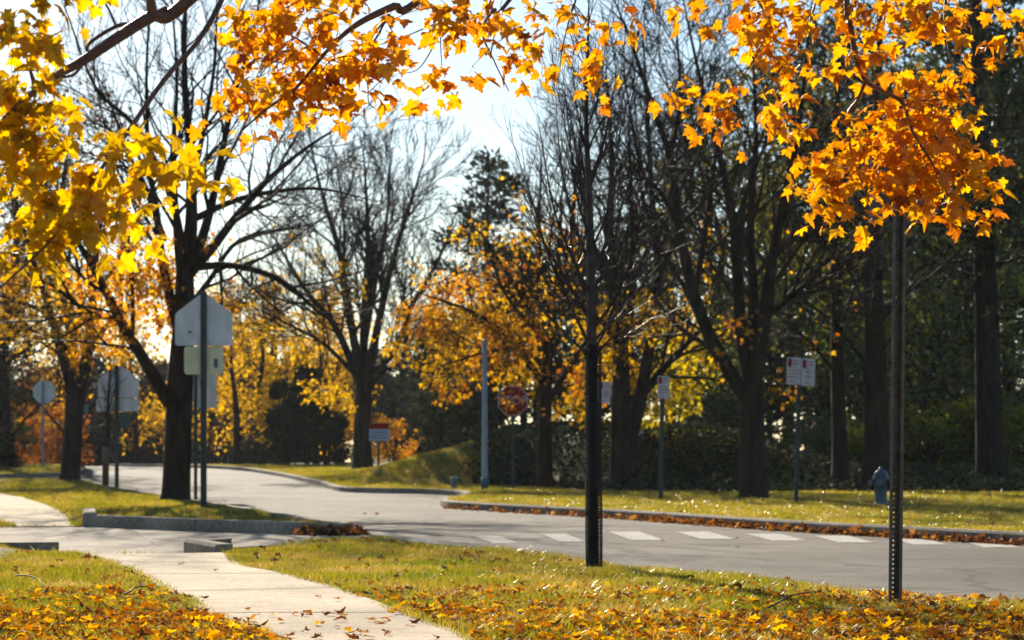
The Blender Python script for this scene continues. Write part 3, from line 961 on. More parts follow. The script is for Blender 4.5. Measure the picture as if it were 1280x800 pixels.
x, y = ground(995, 630); k = F / y
t = thing('parking_sign', 'pair of white parking panels side by side on one green post, fully in view', 'parking sign', (x, y, gz(x, y)), 'parking signs along the far verge')
mb = MB(); u_channel(mb, 182 / k, 0.075, -0.4, 0); mb.build('post', M['steel_green'], t)
parking_panel(t, -16.5 / k, 149 / k, 18 / k, 34 / k); parking_panel(t, 2.2 / k, 148 / k, 17.5 / k, 34 / k, True)
t.rotation_euler = (0, R(1.5), R(6))
x, y = ground(826, 625); k = F / y
t = thing('parking_sign', 'single white parking panel on a thin post in front of the leaning double-trunk maple', 'parking sign', (x, y, gz(x, y)), 'parking signs along the far verge')
mb = MB(); u_channel(mb, 152 / k, 0.09, -0.4, 0); mb.build('post', M['steel_green'], t)
parking_panel(t, -6.2 / k, 127 / k, 15.5 / k, 28 / k)
t.rotation_euler = (0, R(0.8), R(8))
x, y = ground(745.5, 626); k = F / y
t = thing('parking_sign', 'pair of white parking panels mostly hidden behind the trunk of the young guarded tree', 'parking sign', (x, y, gz(x, y)), 'parking signs along the far verge')
mb = MB(); u_channel(mb, 150 / k, 0.08, -0.4, 0); mb.build('post', M['steel_green'], t)
parking_panel(t, -15.5 / k, 123 / k, 14.5 / k, 27 / k); parking_panel(t, -0.6 / k, 122 / k, 15.5 / k, 27.5 / k)
t.rotation_euler = (0, R(1.2), R(5))

# red and white notice board, the blue of its shade put into the panel
y = 84.0; x = (473 - CX) / F * y; k = F / y
t = thing('notice_sign', 'small notice board, red band over white panel coloured with its blue shade, beside the bare spreading tree', 'notice sign', (x, y, gz(x, y)))
mb = MB(); mb.lathe([(0.045, -0.4), (0.045, 53 / k)], n=8); mb.build('post', M['steel_brown'], t)
mb = MB(); mb.plate([(-11.5 / k, 32 / k), (14 / k, 32 / k), (14 / k, 54 / k), (-11.5 / k, 54 / k)], -0.075, -0.05); pn = mb.build('sign_panel', M['sign_shaded_white'], t)
mb = MB(); mb.plate([(-11.3 / k, 46.5 / k), (13.8 / k, 46.5 / k), (13.8 / k, 53.8 / k), (-11.3 / k, 53.8 / k)], -0.079, -0.0755); mb.build('red_band', M['sign_red'], pn)
for z in (35, 38.5, 42):
    mb = MB(); mb.plate([(-9 / k, z / k), (11.5 / k, z / k), (11.5 / k, (z + 1.1) / k), (-9 / k, (z + 1.1) / k)], -0.079, -0.0755); mb.build('lettering', M['sticker'], pn)

# roadworks marker and street name plate by the crest
x, y = ground(100.5, 579); k = F / y
t = thing('road_marker', 'slim white marker with red and white board on orange foot, far up the road', 'road marker', (x, y, gz(x, y)))
mb = MB(); mb.box((0, 0, 4 / k), (8 / k, 0.3, 9 / k), 0, 0.02); mb.build('foot', M['orange_plastic'], t)
mb = MB(); mb.plate([(-2.6 / k, 8 / k), (2.6 / k, 8 / k), (1.4 / k, 36 / k), (-1.4 / k, 36 / k)], 0.02, 0.06); mb.build('upright', M['sign_white'], t)
mb = MB(); mb.plate([(-5 / k, 8 / k), (7 / k, 8 / k), (7 / k, 19 / k), (-5 / k, 19 / k)], -0.02, 0.015); pn = mb.build('board', M['sign_white'], t)
mb = MB(); mb.plate([(-5 / k, 19.2 / k), (7 / k, 19.2 / k), (7 / k, 24.5 / k), (-5 / k, 24.5 / k)], -0.02, 0.015); mb.build('red_band', M['sign_red'], t)
x, y = ground(93, 590); y += 6; x = (93 - CX) / F * y; k = F / y
t = thing('street_name_sign', 'small green street name plate showing just right of the forked maple trunk', 'street sign', (x, y, gz(x, y)))
mb = MB(); mb.lathe([(0.04, -0.3), (0.04, 80 / k)], n=8); mb.build('post', M['pole_paint'], t)
mb = MB(); mb.plate([(0, 71 / k), (17 / k, 71 / k), (17 / k, 79 / k), (0, 79 / k)], -0.05, -0.045); mb.build('sign_panel', M['sign_green'], t)

# pale steel pole
x, y = ground(606, 613); k = F / y
t = thing('utility_pole', 'slender pale blue-grey steel pole rising into orange foliage, left of the red stop sign', 'pole', (x, y, gz(x, y)))
mb = MB(); mb.lathe([(4.2 / k, -0.3), (4.0 / k, 0.4), (3.6 / k, 80 / k), (3.2 / k, 185 / k)], n=14); mb.build('shaft', M['pole_paint'], t)
mb = MB(); mb.lathe([(4.9 / k, -0.02), (4.9 / k, 14 / k), (4.3 / k, 15.5 / k)], n=14); mb.build('base_cover', M['pedestal'], t)
mb = MB(); mb.lathe([(3.5 / k, 185 / k), (3.5 / k, 187 / k), (1.5 / k, 189 / k)], n=14); mb.build('cap', M['pole_paint'], t)

# small service pedestal
x, y = ground(567, 612); k = F / y
t = thing('utility_pedestal', 'small blue-green service pedestal with a pale cap at the side-street corner', 'pedestal', (x, y, gz(x, y)))
t.rotation_euler = (0, R(3), R(12))
mb = MB(); mb.box((0, 0, 7 / k), (7.5 / k, 7 / k, 15 / k), 0, 0.02); mb.build('body', M['pedestal'], t)
mb = MB(); mb.prism([(-4.3 / k, -4 / k), (4.3 / k, -4 / k), (4.3 / k, 4 / k), (-4.3 / k, 4 / k)], 14.6 / k, 16.2 / k); mb.build('lid', M['sign_back'], t)

# pale object deep in the shade
x, y = ground(799, 549); k = F / y
t = thing('utility_box', 'little pale grey peaked box low in the dark shade behind the double-trunk maple', 'utility box', (x, y, gz(x, y)))
mb = MB(); mb.plate([(-5 / k, -0.1), (5 / k, -0.1), (5 / k, 7 / k), (-5 / k, 7 / k)], -0.12, 0.2); mb.build('body', M['sign_back'], t)
mb = MB(); mb.plate([(-6 / k, 7 / k), (6 / k, 7 / k), (1.5 / k, 13 / k), (-1.5 / k, 13 / k)], -0.15, 0.23); mb.build('roof', M['sign_white'], t)

# hydrant
x, y = ground(1101, 633); k = F / y
t = thing('fire_hydrant', 'blue-grey fire hydrant with a dark bonnet, half hidden behind the near brown post', 'fire hydrant', (x, y, gz(x, y)))
t.rotation_euler = (0, 0, R(-12))
mb = MB()
mb.lathe([(0.135, -0.1), (0.135, 0.04), (0.10, 0.05), (0.10, 0.30), (0.115, 0.32), (0.115, 0.42), (0.14, 0.425), (0.14, 0.455)], n=20)
mb.build('barrel', M['hydrant'], t)
mb = MB(); mb.lathe([(0.14, 0.456), (0.135, 0.475), (0.118, 0.49), (0.112, 0.53), (0.085, 0.575), (0.045, 0.60), (0.03, 0.605), (0.03, 0.645), (0.02, 0.65)], n=20)
mb.build('bonnet', M['hydrant_dark'], t)
mb = MB(); mb.lathe([(0.07, -0.11), (0.07, -0.16), (0.085, -0.16), (0.085, -0.20), (0.03, -0.205), (0.03, -0.235)], (0, 0, 0.37), 14, axis='y'); mb.build('pumper_nozzle', M['hydrant'], t)
for s in (-1, 1):
    mb = MB(); mb.lathe([(0.05, s * 0.10), (0.05, s * 0.145), (0.062, s * 0.145), (0.062, s * 0.18), (0.022, s * 0.182), (0.022, s * 0.205)], (0, 0, 0.37), 14, axis='x'); mb.build('side_nozzle', M['hydrant'], t)
for q in range(8):
    a = 2 * math.pi * q / 8
    mb = MB(); mb.lathe([(0.011, 0.41), (0.011, 0.475)], (0.128 * math.cos(a), 0.128 * math.sin(a), 0), 6); mb.build('flange_bolt', M['hydrant_dark'], t)
mb = MB()
for q in range(16):
    a = R(200 + q * 9); mb.lathe([(0.008, -0.012), (0.008, 0.012)], (-0.19 + 0.02 * math.cos(a), -0.05, 0.30 + 0.06 * math.sin(a)), 6)
mb.build('chain', M['hydrant_dark'], t)
# ---------------------------------------------------------------- trees
def rot_dir(d, ang, rnd):
    """a direction at angle ang from d, at a random roll"""
    d = d.normalized()
    a = Vector((rnd.gauss(0, 1), rnd.gauss(0, 1), rnd.gauss(0, 1)))
    p = (a - d * a.dot(d)).normalized()
    return (d * math.cos(ang) + p * math.sin(ang)).normalized()


class Tree:
    def __init__(self, seed, min_r=0.004):
        self.rnd = random.Random(seed); self.rg = np.random.default_rng(seed)
        self.trunk = Tubes(); self.twigs = Tubes(); self.tips = []; self.samples = []
        self.min_r = min_r; self.leaf = {}

    def limb(self, pts, rad, n=5, wob=0.0, big=None):
        """a hand-placed limb; radii interpolated along the curve"""
        C = catmull(pts, n)
        m = len(C)
        t = np.linspace(0, len(rad) - 1, m)
        rr = np.interp(t, np.arange(len(rad)), rad)
        if wob:
            C = [c + self.rg.normal(size=3) * wob * (0.3 + i / m) for i, c in enumerate(C)]
            C[0] = np.array(pts[0], float)
        (self.trunk if (big if big is not None else max(rad) > 0.03) else self.twigs).add([Vector(c) for c in C], list(rr))
        for c, r in zip(C, rr): self.samples.append((Vector(c), r))
        return [Vector(c) for c in C], list(rr)

    def sprout(self, C, rr, count, length, ang, levels, up=0.15, t0=0.2, wig=0.10, ratio=0.55, kids=5, seg=5, thick=0.55, end=True):
        rnd = self.rnd; m = len(C)
        for q in range(count):
            t = t0 + (1 - t0) * ((q + rnd.random()) / count)
            f = t * (m - 1); i = min(int(f), m - 2); f -= i
            p = C[i].lerp(C[i + 1], f); d = (C[i + 1] - C[i]).normalized(); r = rr[i] * (1 - f) + rr[i + 1] * f
            L = length * (1.1 - 0.6 * t) * rnd.uniform(0.65, 1.3)
            self.grow(p, rot_dir(d, R(ang) * rnd.uniform(0.7, 1.3), rnd), L, max(self.min_r, min(r * thick, L * 0.02 + 0.002)), levels, up, wig, ratio, kids, seg, ang)
        if end:
            self.grow(C[-1], (C[-1] - C[-2]).normalized(), length * 0.5, max(self.min_r, rr[-1]), max(0, levels - 1), up, wig, ratio, kids, seg, ang)

    def grow(self, p, d, L, r, lev, up, wig, ratio, kids, seg, ang):
        rnd = self.rnd
        n = seg if lev > 0 else 4
        P = [p.copy()]; RR = [r]
        d = d.copy()
        for i in range(n):
            d = d + Vector((rnd.gauss(0, wig), rnd.gauss(0, wig), rnd.gauss(0, wig) + up * 0.5))
            d.normalize()
            P.append(P[-1] + d * (L / n))
            RR.append(max(self.min_r * 0.8, r * (1 - 0.75 * (i + 1) / n)))
        self.twigs.add(P, RR)
        for a in P[1:]: self.samples.append((a, RR[-1]))
        if lev <= 0:
            self.tips.append((P[-1], d)); return
        k = max(2, int(round(kids * rnd.uniform(0.7, 1.3))))
        for q in range(k):
            t = 0.2 + 0.8 * (q + rnd.random()) / k
            f = t * n; i = min(int(f), n - 1); f -= i
            b = P[i].lerp(P[i + 1], f); dd = (P[i + 1] - P[i])
            self.grow(b, rot_dir(dd, R(ang) * rnd.uniform(0.6, 1.2), rnd), L * ratio * (1.15 - 0.5 * t) * rnd.uniform(0.7, 1.2), max(self.min_r, RR[i] * 0.6), lev - 1, up, wig, ratio, kids, seg, ang)

    def add_leaves(self, key, pos, tip, size, templ, up=0.5):
        n = len(pos)
        nr = unit(self.rg, n); nr[:, 2] = np.abs(nr[:, 2]) + up
        nr = nr - tip * (nr * tip).sum(1, keepdims=True) / ((tip * tip).sum(1, keepdims=True) + 1e-9)
        nr /= np.linalg.norm(nr, axis=1, keepdims=True) + 1e-9
        self.leaf.setdefault(key, []).append(leaves_arrays(pos, frames(tip, nr), size * self.rg.uniform(0.5, 1.3, n), templ, self.rg))

    def leaf_tips(self, key, frac, per, size, templ, spread=0.12, zmax=None, zmin=None):
        S = [t for t in self.tips if self.rnd.random() < frac and (zmax is None or t[0].z < zmax) and (zmin is None or t[0].z > zmin)]
        if not S: return
        P = np.array([tuple(s[0]) for s in S]); D = np.array([tuple(s[1]) for s in S])
        P = np.repeat(P, per, 0); D = np.repeat(D, per, 0)
        P = P + self.rg.normal(size=P.shape) * spread - D * self.rg.random((len(P), 1)) * spread
        tip = D * 0.5 + self.rg.normal(size=P.shape) * 0.6; tip[:, 2] -= 0.5
        self.add_leaves(key, P, tip, size, templ)

    def blob(self, key, c, rad, n, size, templ, twigs=True, clump=6, up=0.5, tight=False):
        """leaves on twigs filling an ellipsoid"""
        rg = self.rg
        m = max(2, n // clump)
        u = unit(rg, m) * (rg.random((m, 1)) ** 0.45)
        E = np.array(c)[None] + u * np.array(rad)[None]
        if twigs:
            near = sorted(self.samples, key=lambda s: (s[0] - Vector(c)).length)[:40] or [(Vector(c), 0.01)]
            hub, hr = near[0]
            Cn = Vector(c)
            if (hub - Cn).length > 0.15:
                mid = hub.lerp(Cn, 0.5) + Vector((0, 0, 0.08 * (hub - Cn).length))
                self.limb([hub, mid, Cn], [max(self.min_r * 1.3, min(hr, 0.02)), self.min_r * 1.2, self.min_r], 3, big=False)
            for e in E[:: max(1, m // 60)]:
                e = Vector(e)
                s = min((self.rnd.choice(near)[0] for _ in range(5)), key=lambda q: (q - e).length)
                s = s if (s - e).length < (Cn - e).length else Cn
                mid = s.lerp(e, 0.55) + Vector((self.rnd.gauss(0, .03), self.rnd.gauss(0, .03), 0.06)) * (e - s).length
                self.twigs.add([s, mid, e], [self.min_r, self.min_r * 0.9, self.min_r * 0.7])
        k = np.repeat(E, clump, 0)
        sp = size * (0.85 if tight else 1.2)
        pos = k + rg.normal(size=k.shape) * sp
        out = pos - k; out /= np.linalg.norm(out, axis=1, keepdims=True) + 1e-9
        tip = out * 0.8 + rg.normal(size=k.shape) * 0.4; tip[:, 2] -= 0.45
        if tight:
            tip = rg.normal(size=k.shape) * 0.75 + out * 0.3; tip[:, 2] = tip[:, 2] * 0.35 - rg.uniform(0.35, 0.95, len(tip))
        self.add_leaves(key, pos, tip, size, templ, up)

    def finish(self, name, label, cat, loc, mat='bark', twig='twig', group=None, leaf_name='foliage'):
        t = thing(name, label, cat, loc, group)
        o = tuple(loc)
        if self.trunk.lines: self.trunk.build('trunk', M[mat], t, o, lambda r: 5 if r < 0.05 else (8 if r < 0.14 else 14))
        if self.twigs.lines: self.twigs.build('branches', M[twig], t, o)
        for key, parts in self.leaf.items():
            v, f = joinT(parts)
            link(leaf_name, mesh_np(leaf_name, v - np.array(o), f, mats=[M[key]]), t)
        return t


def limbs_px(T, d, specs, kids, rng_seed=0, depth=0.10, **kw):
    """specs: list of ([(px,py,radius),...], depth slope in metres at the end)"""
    for pl, dz in specs:
        m = len(pl)
        pts = [at(px, py, d + dz * (i / (m - 1)) ** 1.2) for i, (px, py, r) in enumerate(pl)]
        C, rr = T.limb(pts, [r for _, _, r in pl], 5)
        if kids: T.sprout(C, rr, **{**kids, **kw})


# --- the young tree in its black guard
x, y = ground(742, 709)
D = y
T = Tree(3, 0.0016)
trunk = [(742, 712, .047), (742, 600, .044), (741, 500, .042), (740, 430, .041), (739, 350, .036), (737, 250, .028), (733, 150, .018), (735, 50, .010), (737, -25, .003)]
C, rr = T.limb([at(a, b, D) for a, b, _ in trunk], [c for *_, c in trunk], 5, big=True)
T.sprout(C, rr, count=22, length=0.75, ang=32, levels=1, up=0.12, t0=0.60, wig=0.06, kids=4, ratio=0.5)
specs = [
    ([(739, 435, .018), (712, 378, .012), (688, 325, .009), (662, 240, .006), (642, 180, .003)], -0.5),
    ([(739, 405, .016), (702, 340, .011), (674, 290, .008), (655, 225, .004)], 0.5),
    ([(738, 335, .014), (715, 268, .009), (701, 200, .006), (694, 115, .003)], 0.3),
    ([(737, 300, .012), (720, 240, .008), (711, 160, .005), (706, 110, .003)], -0.3),
    ([(740, 448, .015), (702, 412, .010), (672, 380, .007), (648, 335, .004)], 0.2),
    ([(738, 370, .014), (706, 300, .010), (690, 250, .007), (676, 170, .003)], -0.7),
    ([(738, 280, .011), (716, 200, .007), (700, 130, .004), (690, 70, .002)], 0.5),
    ([(741, 428, .016), (766, 400, .011), (797, 348, .008), (818, 300, .006), (842, 240, .003)], 0.3),
    ([(741, 412, .016), (770, 370, .011), (790, 320, .008), (802, 268, .004)], -0.6),
    ([(740, 365, .014), (763, 322, .010), (779, 252, .007), (801, 190, .003)], 0.5),
    ([(739, 315, .013), (760, 262, .009), (772, 180, .006), (790, 108, .003)], -0.3),
    ([(742, 452, .015), (762, 425, .010), (802, 400, .007), (842, 350, .003)], -0.2),
    ([(738, 235, .010), (755, 180, .007), (766, 120, .004), (774, 60, .002)], 0.4),
    ([(739, 340, .013), (758, 300, .009), (769, 230, .006), (776, 160, .003)], 0.7),
    ([(740, 440, .014), (758, 410, .010), (778, 345, .007), (786, 290, .004)], 0.6),
    ([(740, 390, .014), (722, 340, .009), (713, 290, .006), (712, 230, .003)], 0.9),
    ([(736, 200, .009), (722, 140, .006), (716, 80, .003)], -0.4),
    ([(735, 160, .008), (750, 110, .005), (757, 50, .003)], -0.3),
]
limbs_px(T, D, specs, dict(count=12, length=0.6, ang=32, levels=1, up=0.16, t0=0.2, wig=0.07, kids=5, ratio=0.5))
for px, py in ((722, 245), (652, 258), (665, 260), (690, 272), (669, 326), (692, 345), (728, 335), (656, 330), (700, 310), (640, 300)):
    T.add_leaves('maple_fg_orange', np.array([tuple(at(px, py, D + T.rnd.uniform(-.5, .5)))]), np.array([[T.rnd.gauss(0, .4), -.2, -1.0]]), 0.055, SIMPLE)
t = T.finish('young_tree', 'slim bare young tree wrapped in a black mesh guard on the near verge', 'tree', (x, y, gz(x, y)), 'young_bark', 'young_bark')
# guard: a tube of netting round the trunk
mb = MB(); nz, na = 88, 18
for i in range(nz + 1):
    z = -0.02 + 1.64 * i / nz
    rad = 0.057 + 0.003 * math.sin(z * 5)
    for k in range(na):
        a = 2 * math.pi * k / na
        mb.v.append((rad * math.cos(a) + 0.004 - 0.006 * z, rad * math.sin(a), z))
for i in range(nz):
    for k in range(na):
        k2 = (k + 1) % na
        mb.face((i * na + k, i * na + k2, (i + 1) * na + k2, (i + 1) * na + k))
gd = mb.build('trunk_guard', M['guard'], t)
wf = gd.modifiers.new('net', 'WIREFRAME'); wf.thickness = 0.0078; wf.use_replace = True

# --- big maple on the grass island
x, y = ground(219, 626); D = y
T = Tree(11, 0.0065)
main = [(218, 632, .34), (220, 615, .27), (222, 560, .25), (225, 480, .245), (230, 400, .20), (232, 330, .16), (239, 280, .12), (238, 200, .085), (231, 100, .055), (232, 0, .035), (236, -90, .015)]
C, rr = T.limb([at(a, b, D) for a, b, _ in main], [c for *_, c in main], 5, big=True)
kid = dict(count=10, length=2.4, ang=42, levels=2, up=0.10, t0=0.22, wig=0.10, kids=5, ratio=0.55)
T.sprout(C, rr, **{**kid, 't0': 0.62, 'count': 14})
specs = [
    ([(213, 505, .14), (180, 450, .11), (150, 400, .09), (125, 350, .07), (95, 300, .05), (60, 260, .03)], -1.5),
    ([(226, 420, .12), (205, 340, .085), (195, 260, .065), (186, 200, .05), (183, 100, .03), (187, 10, .02)], 1.5),
    ([(232, 350, .12), (255, 290, .09), (270, 230, .07), (290, 130, .05), (312, 60, .03), (330, -30, .015)], 1.0),
    ([(235, 345, .10), (265, 310, .09), (300, 265, .07), (340, 220, .05), (390, 180, .03), (440, 150, .012)], -1.5),
    ([(230, 330, .09), (215, 250, .065), (170, 160, .045), (120, 110, .03), (85, 20, .015)], -1.0),
    ([(237, 335, .08), (290, 332, .06), (350, 350, .05), (400, 392, .025)], -2.5),
    ([(232, 400, .10), (222, 300, .075), (217, 200, .05), (221, 100, .03), (215, 0, .015)], -2.0),
    ([(240, 275, .07), (290, 252, .055), (340, 240, .045), (400, 236, .03), (465, 250, .012)], 2.0),
    ([(205, 300, .07), (180, 230, .05), (160, 190, .035), (135, 120, .02)], 2.0),
    ([(238, 240, .06), (255, 160, .045), (268, 80, .03), (272, -20, .015)], -1.5),
    ([(150, 400, .06), (110, 390, .05), (70, 360, .03), (30, 340, .015)], -1.0),
    ([(240, 380, .07), (262, 350, .05), (300, 300, .04), (370, 285, .02)], 3.0),
]
limbs_px(T, D, specs, kid)
pt = lambda px, py, dd=0: tuple(at(px, py, D + dd))
for px, py, rx, ry, n in ((165, 350, 45, 40, 260), (200, 360, 35, 45, 200), (140, 400, 40, 35, 170), (178, 300, 35, 30, 90), (205, 400, 18, 30, 90), (155, 440, 20, 10, 40), (300, 375, 22, 14, 30), (215, 330, 30, 20, 60), (90, 370, 40, 30, 130), (245, 300, 30, 20, 16), (280, 310, 30, 10, 8)):
    T.blob('orange_leaf', pt(px, py, T.rnd.uniform(-1, 1)), (rx / F * D, 1.2, ry / F * D), int(n * 1.3), 0.11, SIMPLE)
T.finish('maple_tree', 'large near-bare maple with thick dark trunk on the grass island', 'tree', (x, y, gz(x, y)))

# --- forked orange maple at the far end of the island
x, y = ground(88, 600.5); D = y
T = Tree(12, 0.010)
C, rr = T.limb([at(86, 606, D), at(88, 590, D), at(92, 530, D), at(96, 490, D)], [.40, .29, .26, .25], 5, big=True)
kid = dict(count=7, length=2.0, ang=45, levels=2, up=0.06, t0=0.3, wig=0.12, kids=4, ratio=0.5)
specs = [([(93, 500, .17), (80, 450, .15), (60, 380, .10), (40, 320, .06), (20, 250, .03)], -1.5), ([(98, 495, .19), (108, 450, .17), (115, 380, .12), (122, 300, .08), (135, 190, .03)], 1.0),
         ([(78, 445, .10), (100, 390, .07), (95, 320, .05), (85, 240, .03)], -2.0), ([(110, 440, .10), (140, 400, .07), (180, 370, .05), (215, 350, .02)], -1.0), ([(62, 390, .08), (30, 380, .06), (0, 370, .03), (-30, 360, .02)], 1.0),
         ([(116, 380, .08), (150, 320, .05), (180, 260, .03)], 2)]
limbs_px(T, D, specs, kid)
for px, py, rx, ry, n in ((25, 400, 45, 40, 420), (80, 400, 40, 38, 420), (60, 350, 60, 30, 380), (115, 420, 25, 30, 180), (10, 350, 40, 40, 260), (95, 440, 20, 22, 150), (130, 350, 40, 30, 160), (48, 440, 8, 6, 18), (20, 310, 40, 25, 120), (150, 300, 50, 30, 110), (95, 470, 12, 10, 20)):
    T.blob('gold_leaf' if T.rnd.random() < .5 else 'orange_leaf', pt(px, py, T.rnd.uniform(-1.5, 1.5)), (rx / F * D, 1.6, ry / F * D), int(n * 1.4), 0.12, SIMPLE)
T.finish('maple_tree', 'forked maple with a low orange crown at the far end of the grass island', 'tree', (x, y, gz(x, y)))

# --- bare sapling on the island
x, y = ground(132, 608); D = y
T = Tree(13, 0.007)
C, rr = T.limb([at(132, 612, D), at(134, 560, D), at(135, 510, D), at(138, 450, D)], [.05, .042, .035, .012], 5, big=True)
T.sprout(C, rr, count=14, length=1.0, ang=32, levels=1, up=0.2, t0=0.5, wig=0.06, kids=4)
t = T.finish('sapling', 'thin bare sapling on a slim wrapped stem, in front of the farther sign back', 'tree', (x, y, gz(x, y)))
mb = MB(); mb.lathe([(0.085, -0.05), (0.085, 0.9), (0.08, 1.0)], n=10); mb.build('trunk_guard', M['steel_brown'], t)

# --- bare spreading tree beyond the road
x, y = ground(453, 586); D = y
T = Tree(14, 0.011)
main = [(453, 590, .48), (453, 578, .36), (453, 540, .31), (454, 505, .29), (455, 475, .30)]
C, rr = T.limb([at(a, b, D) for a, b, _ in main], [c for *_, c in main], 4, big=True)
kid = dict(count=13, length=3.2, ang=38, levels=2, up=0.16, t0=0.22, wig=0.10, kids=7, ratio=0.55)
specs = [([(452, 480, .19), (440, 410, .14), (425, 320, .10), (402, 240, .06), (390, 190, .03)], -2), ([(455, 475, .18), (455, 400, .14), (460, 300, .09), (456, 210, .04)], 2),
         ([(458, 478, .18), (474, 400, .14), (490, 330, .10), (510, 265, .06), (530, 200, .03)], -1), ([(460, 470, .15), (492, 440, .11), (516, 380, .09), (545, 330, .06), (565, 280, .03)], 1.5),
         ([(450, 480, .16), (420, 410, .12), (380, 360, .08), (345, 300, .04)], 2), ([(460, 490, .10), (478, 465, .08), (505, 455, .05), (540, 452, .02)], -2),
         ([(454, 440, .12), (470, 350, .08), (484, 270, .05), (488, 200, .03)], 3), ([(448, 450, .11), (430, 370, .08), (430, 280, .05), (420, 200, .03)], 4),
         ([(446, 470, .10), (405, 430, .07), (370, 410, .05), (330, 390, .02)], -2)]
limbs_px(T, D, specs, kid)
for px, py, rx, ry, n in ((395, 320, 18, 12, 40), (370, 297, 14, 8, 18), (430, 345, 22, 16, 60), (440, 370, 14, 22, 60), (400, 490, 26, 16, 150), (425, 500, 20, 14, 80), (350, 420, 40, 24, 150), (520, 330, 14, 8, 12), (440, 220, 8, 5, 6), (385, 440, 25, 20, 60), (340, 280, 20, 10, 12), (480, 400, 30, 30, 40)):
    T.blob('gold_leaf', pt(px, py, T.rnd.uniform(-2, 2)), (rx / F * D, 1.5, ry / F * D), int(n * 1.4), 0.13, SIMPLE)
T.finish('bare_tree', 'bare fan-shaped tree on the far lawn, left of the red and white notice', 'tree', (x, y, gz(x, y)))

# --- orange maple behind the stop sign
x, y = ground(681, 612); y += 1.5; x = (681 - CX) / F * y; D = y
T = Tree(15, 0.008)
C, rr = T.limb([at(681, 614, D), at(681, 540, D), at(683, 470, D), at(690, 400, D), at(698, 330, D), at(702, 250, D)], [.23, .18, .15, .11, .07, .03], 5, big=True)
kid = dict(count=8, length=2.0, ang=45, levels=2, up=0.05, t0=0.25, wig=0.12, kids=4, ratio=0.5)
T.sprout(C, rr, **{**kid, 't0': 0.5})
specs = [([(682, 485, .09), (640, 425, .07), (590, 390, .05), (535, 370, .02)], -1.2), ([(685, 450, .10), (652, 372, .07), (612, 310, .04), (580, 265, .02)], 1), ([(683, 505, .09), (720, 445, .07), (750, 400, .04), (775, 350, .02)], 1),
         ([(684, 470, .08), (660, 440, .06), (610, 440, .04), (560, 455, .02)], -2), ([(690, 400, .07), (720, 340, .05), (735, 280, .03)], -1), ([(686, 430, .07), (640, 380, .05), (620, 340, .03)], -3)]
limbs_px(T, D, specs, kid)
for px, py, rx, ry, n, dd in ((525, 400, 38, 26, 300, 0), (565, 415, 45, 34, 420, 0), (560, 462, 40, 26, 280, -1), (610, 400, 45, 36, 460, 0.5), (560, 365, 50, 22, 240, 0), (640, 420, 40, 40, 380, -.5), (610, 345, 45, 30, 230, 0), (655, 465, 36, 28, 260, 0), (560, 488, 22, 14, 90, -1), (612, 450, 30, 24, 190, 0), (715, 505, 28, 18, 130, .5), (735, 470, 36, 36, 260, .5), (740, 420, 44, 36, 280, 1), (690, 380, 46, 40, 220, 0), (660, 300, 46, 34, 110, 0), (600, 300, 34, 24, 70, 0), (700, 300, 40, 40, 80, 1), (640, 250, 30, 24, 24, 0), (690, 515, 12, 7, 30, 0), (497, 430, 20, 22, 90, -.5), (520, 345, 20, 12, 30, 0)):
    T.blob('orange_leaf' if T.rnd.random() < .6 else 'gold_leaf', pt(px, py, dd + T.rnd.uniform(-.6, .6)), (rx / F * D, 1.3, ry / F * D), int(n * 1.35), 0.115, SIMPLE)
# the spray that hangs across the stop sign
for px, py, rx, ry, n in ((638, 501, 8, 5, 16), (629, 496, 5, 5, 8), (648, 504, 5, 4, 6), (633, 508, 7, 4, 10), (641, 484, 4, 3, 5), (655, 499, 3, 3, 4)):
    T.blob('orange_leaf', tuple(at(px, py, 58.2)), (rx / F * 58, 0.25, ry / F * 58), n, 0.09, SIMPLE, clump=4)
T.finish('orange_maple', 'orange-leaved maple spreading low behind the red stop sign and pale pole', 'tree', (x, y, gz(x, y)))

# --- leaning double-trunk maple
x, y = ground(782, 613); y += 1; x = (782 - CX) / F * y; D = y
T = Tree(16, 0.009)
C, rr = T.limb([at(778, 617, D), at(777, 590, D), at(776, 540, D), at(776, 450, D), at(771, 380, D), at(762, 300, D), at(765, 200, D), at(758, 90, D)], [.36, .29, .25, .20, .15, .11, .07, .02], 5, big=True)
kid = dict(count=12, length=2.7, ang=42, levels=2, up=0.12, t0=0.2, wig=0.10, kids=6, ratio=0.55)
T.sprout(C, rr, **{**kid, 't0': 0.45})
specs = [([(782, 565, .19), (799, 505, .17), (812, 430, .14), (823, 350, .11), (815, 250, .08), (810, 150, .05), (804, 50, .02)], 1), ([(803, 495, .10), (830, 460, .085), (868, 420, .06), (905, 385, .025)], -1.5),
         ([(776, 450, .12), (790, 370, .09), (790, 280, .06), (786, 160, .03)], -1.5), ([(770, 380, .10), (740, 300, .07), (725, 220, .04), (712, 140, .02)], 2), ([(823, 350, .08), (850, 280, .06), (870, 190, .04), (880, 80, .02)], 2), ([(774, 420, .09), (740, 390, .06), (705, 350, .03)], -2),
         ([(815, 250, .06), (795, 180, .04), (780, 90, .02)], -2)]
limbs_px(T, D, specs, kid)
for px, py, rx, ry, n in ((800, 395, 50, 40, 250), (850, 400, 40, 30, 160), (770, 440, 26, 40, 170), (790, 470, 24, 20, 110), (870, 350, 30, 30, 60), (760, 390, 40, 30, 130)):
    T.blob('gold_leaf', pt(px, py, T.rnd.uniform(-1, 1.5)), (rx / F * D, 1.4, ry / F * D), int(n * 1.6), 0.115, SIMPLE)
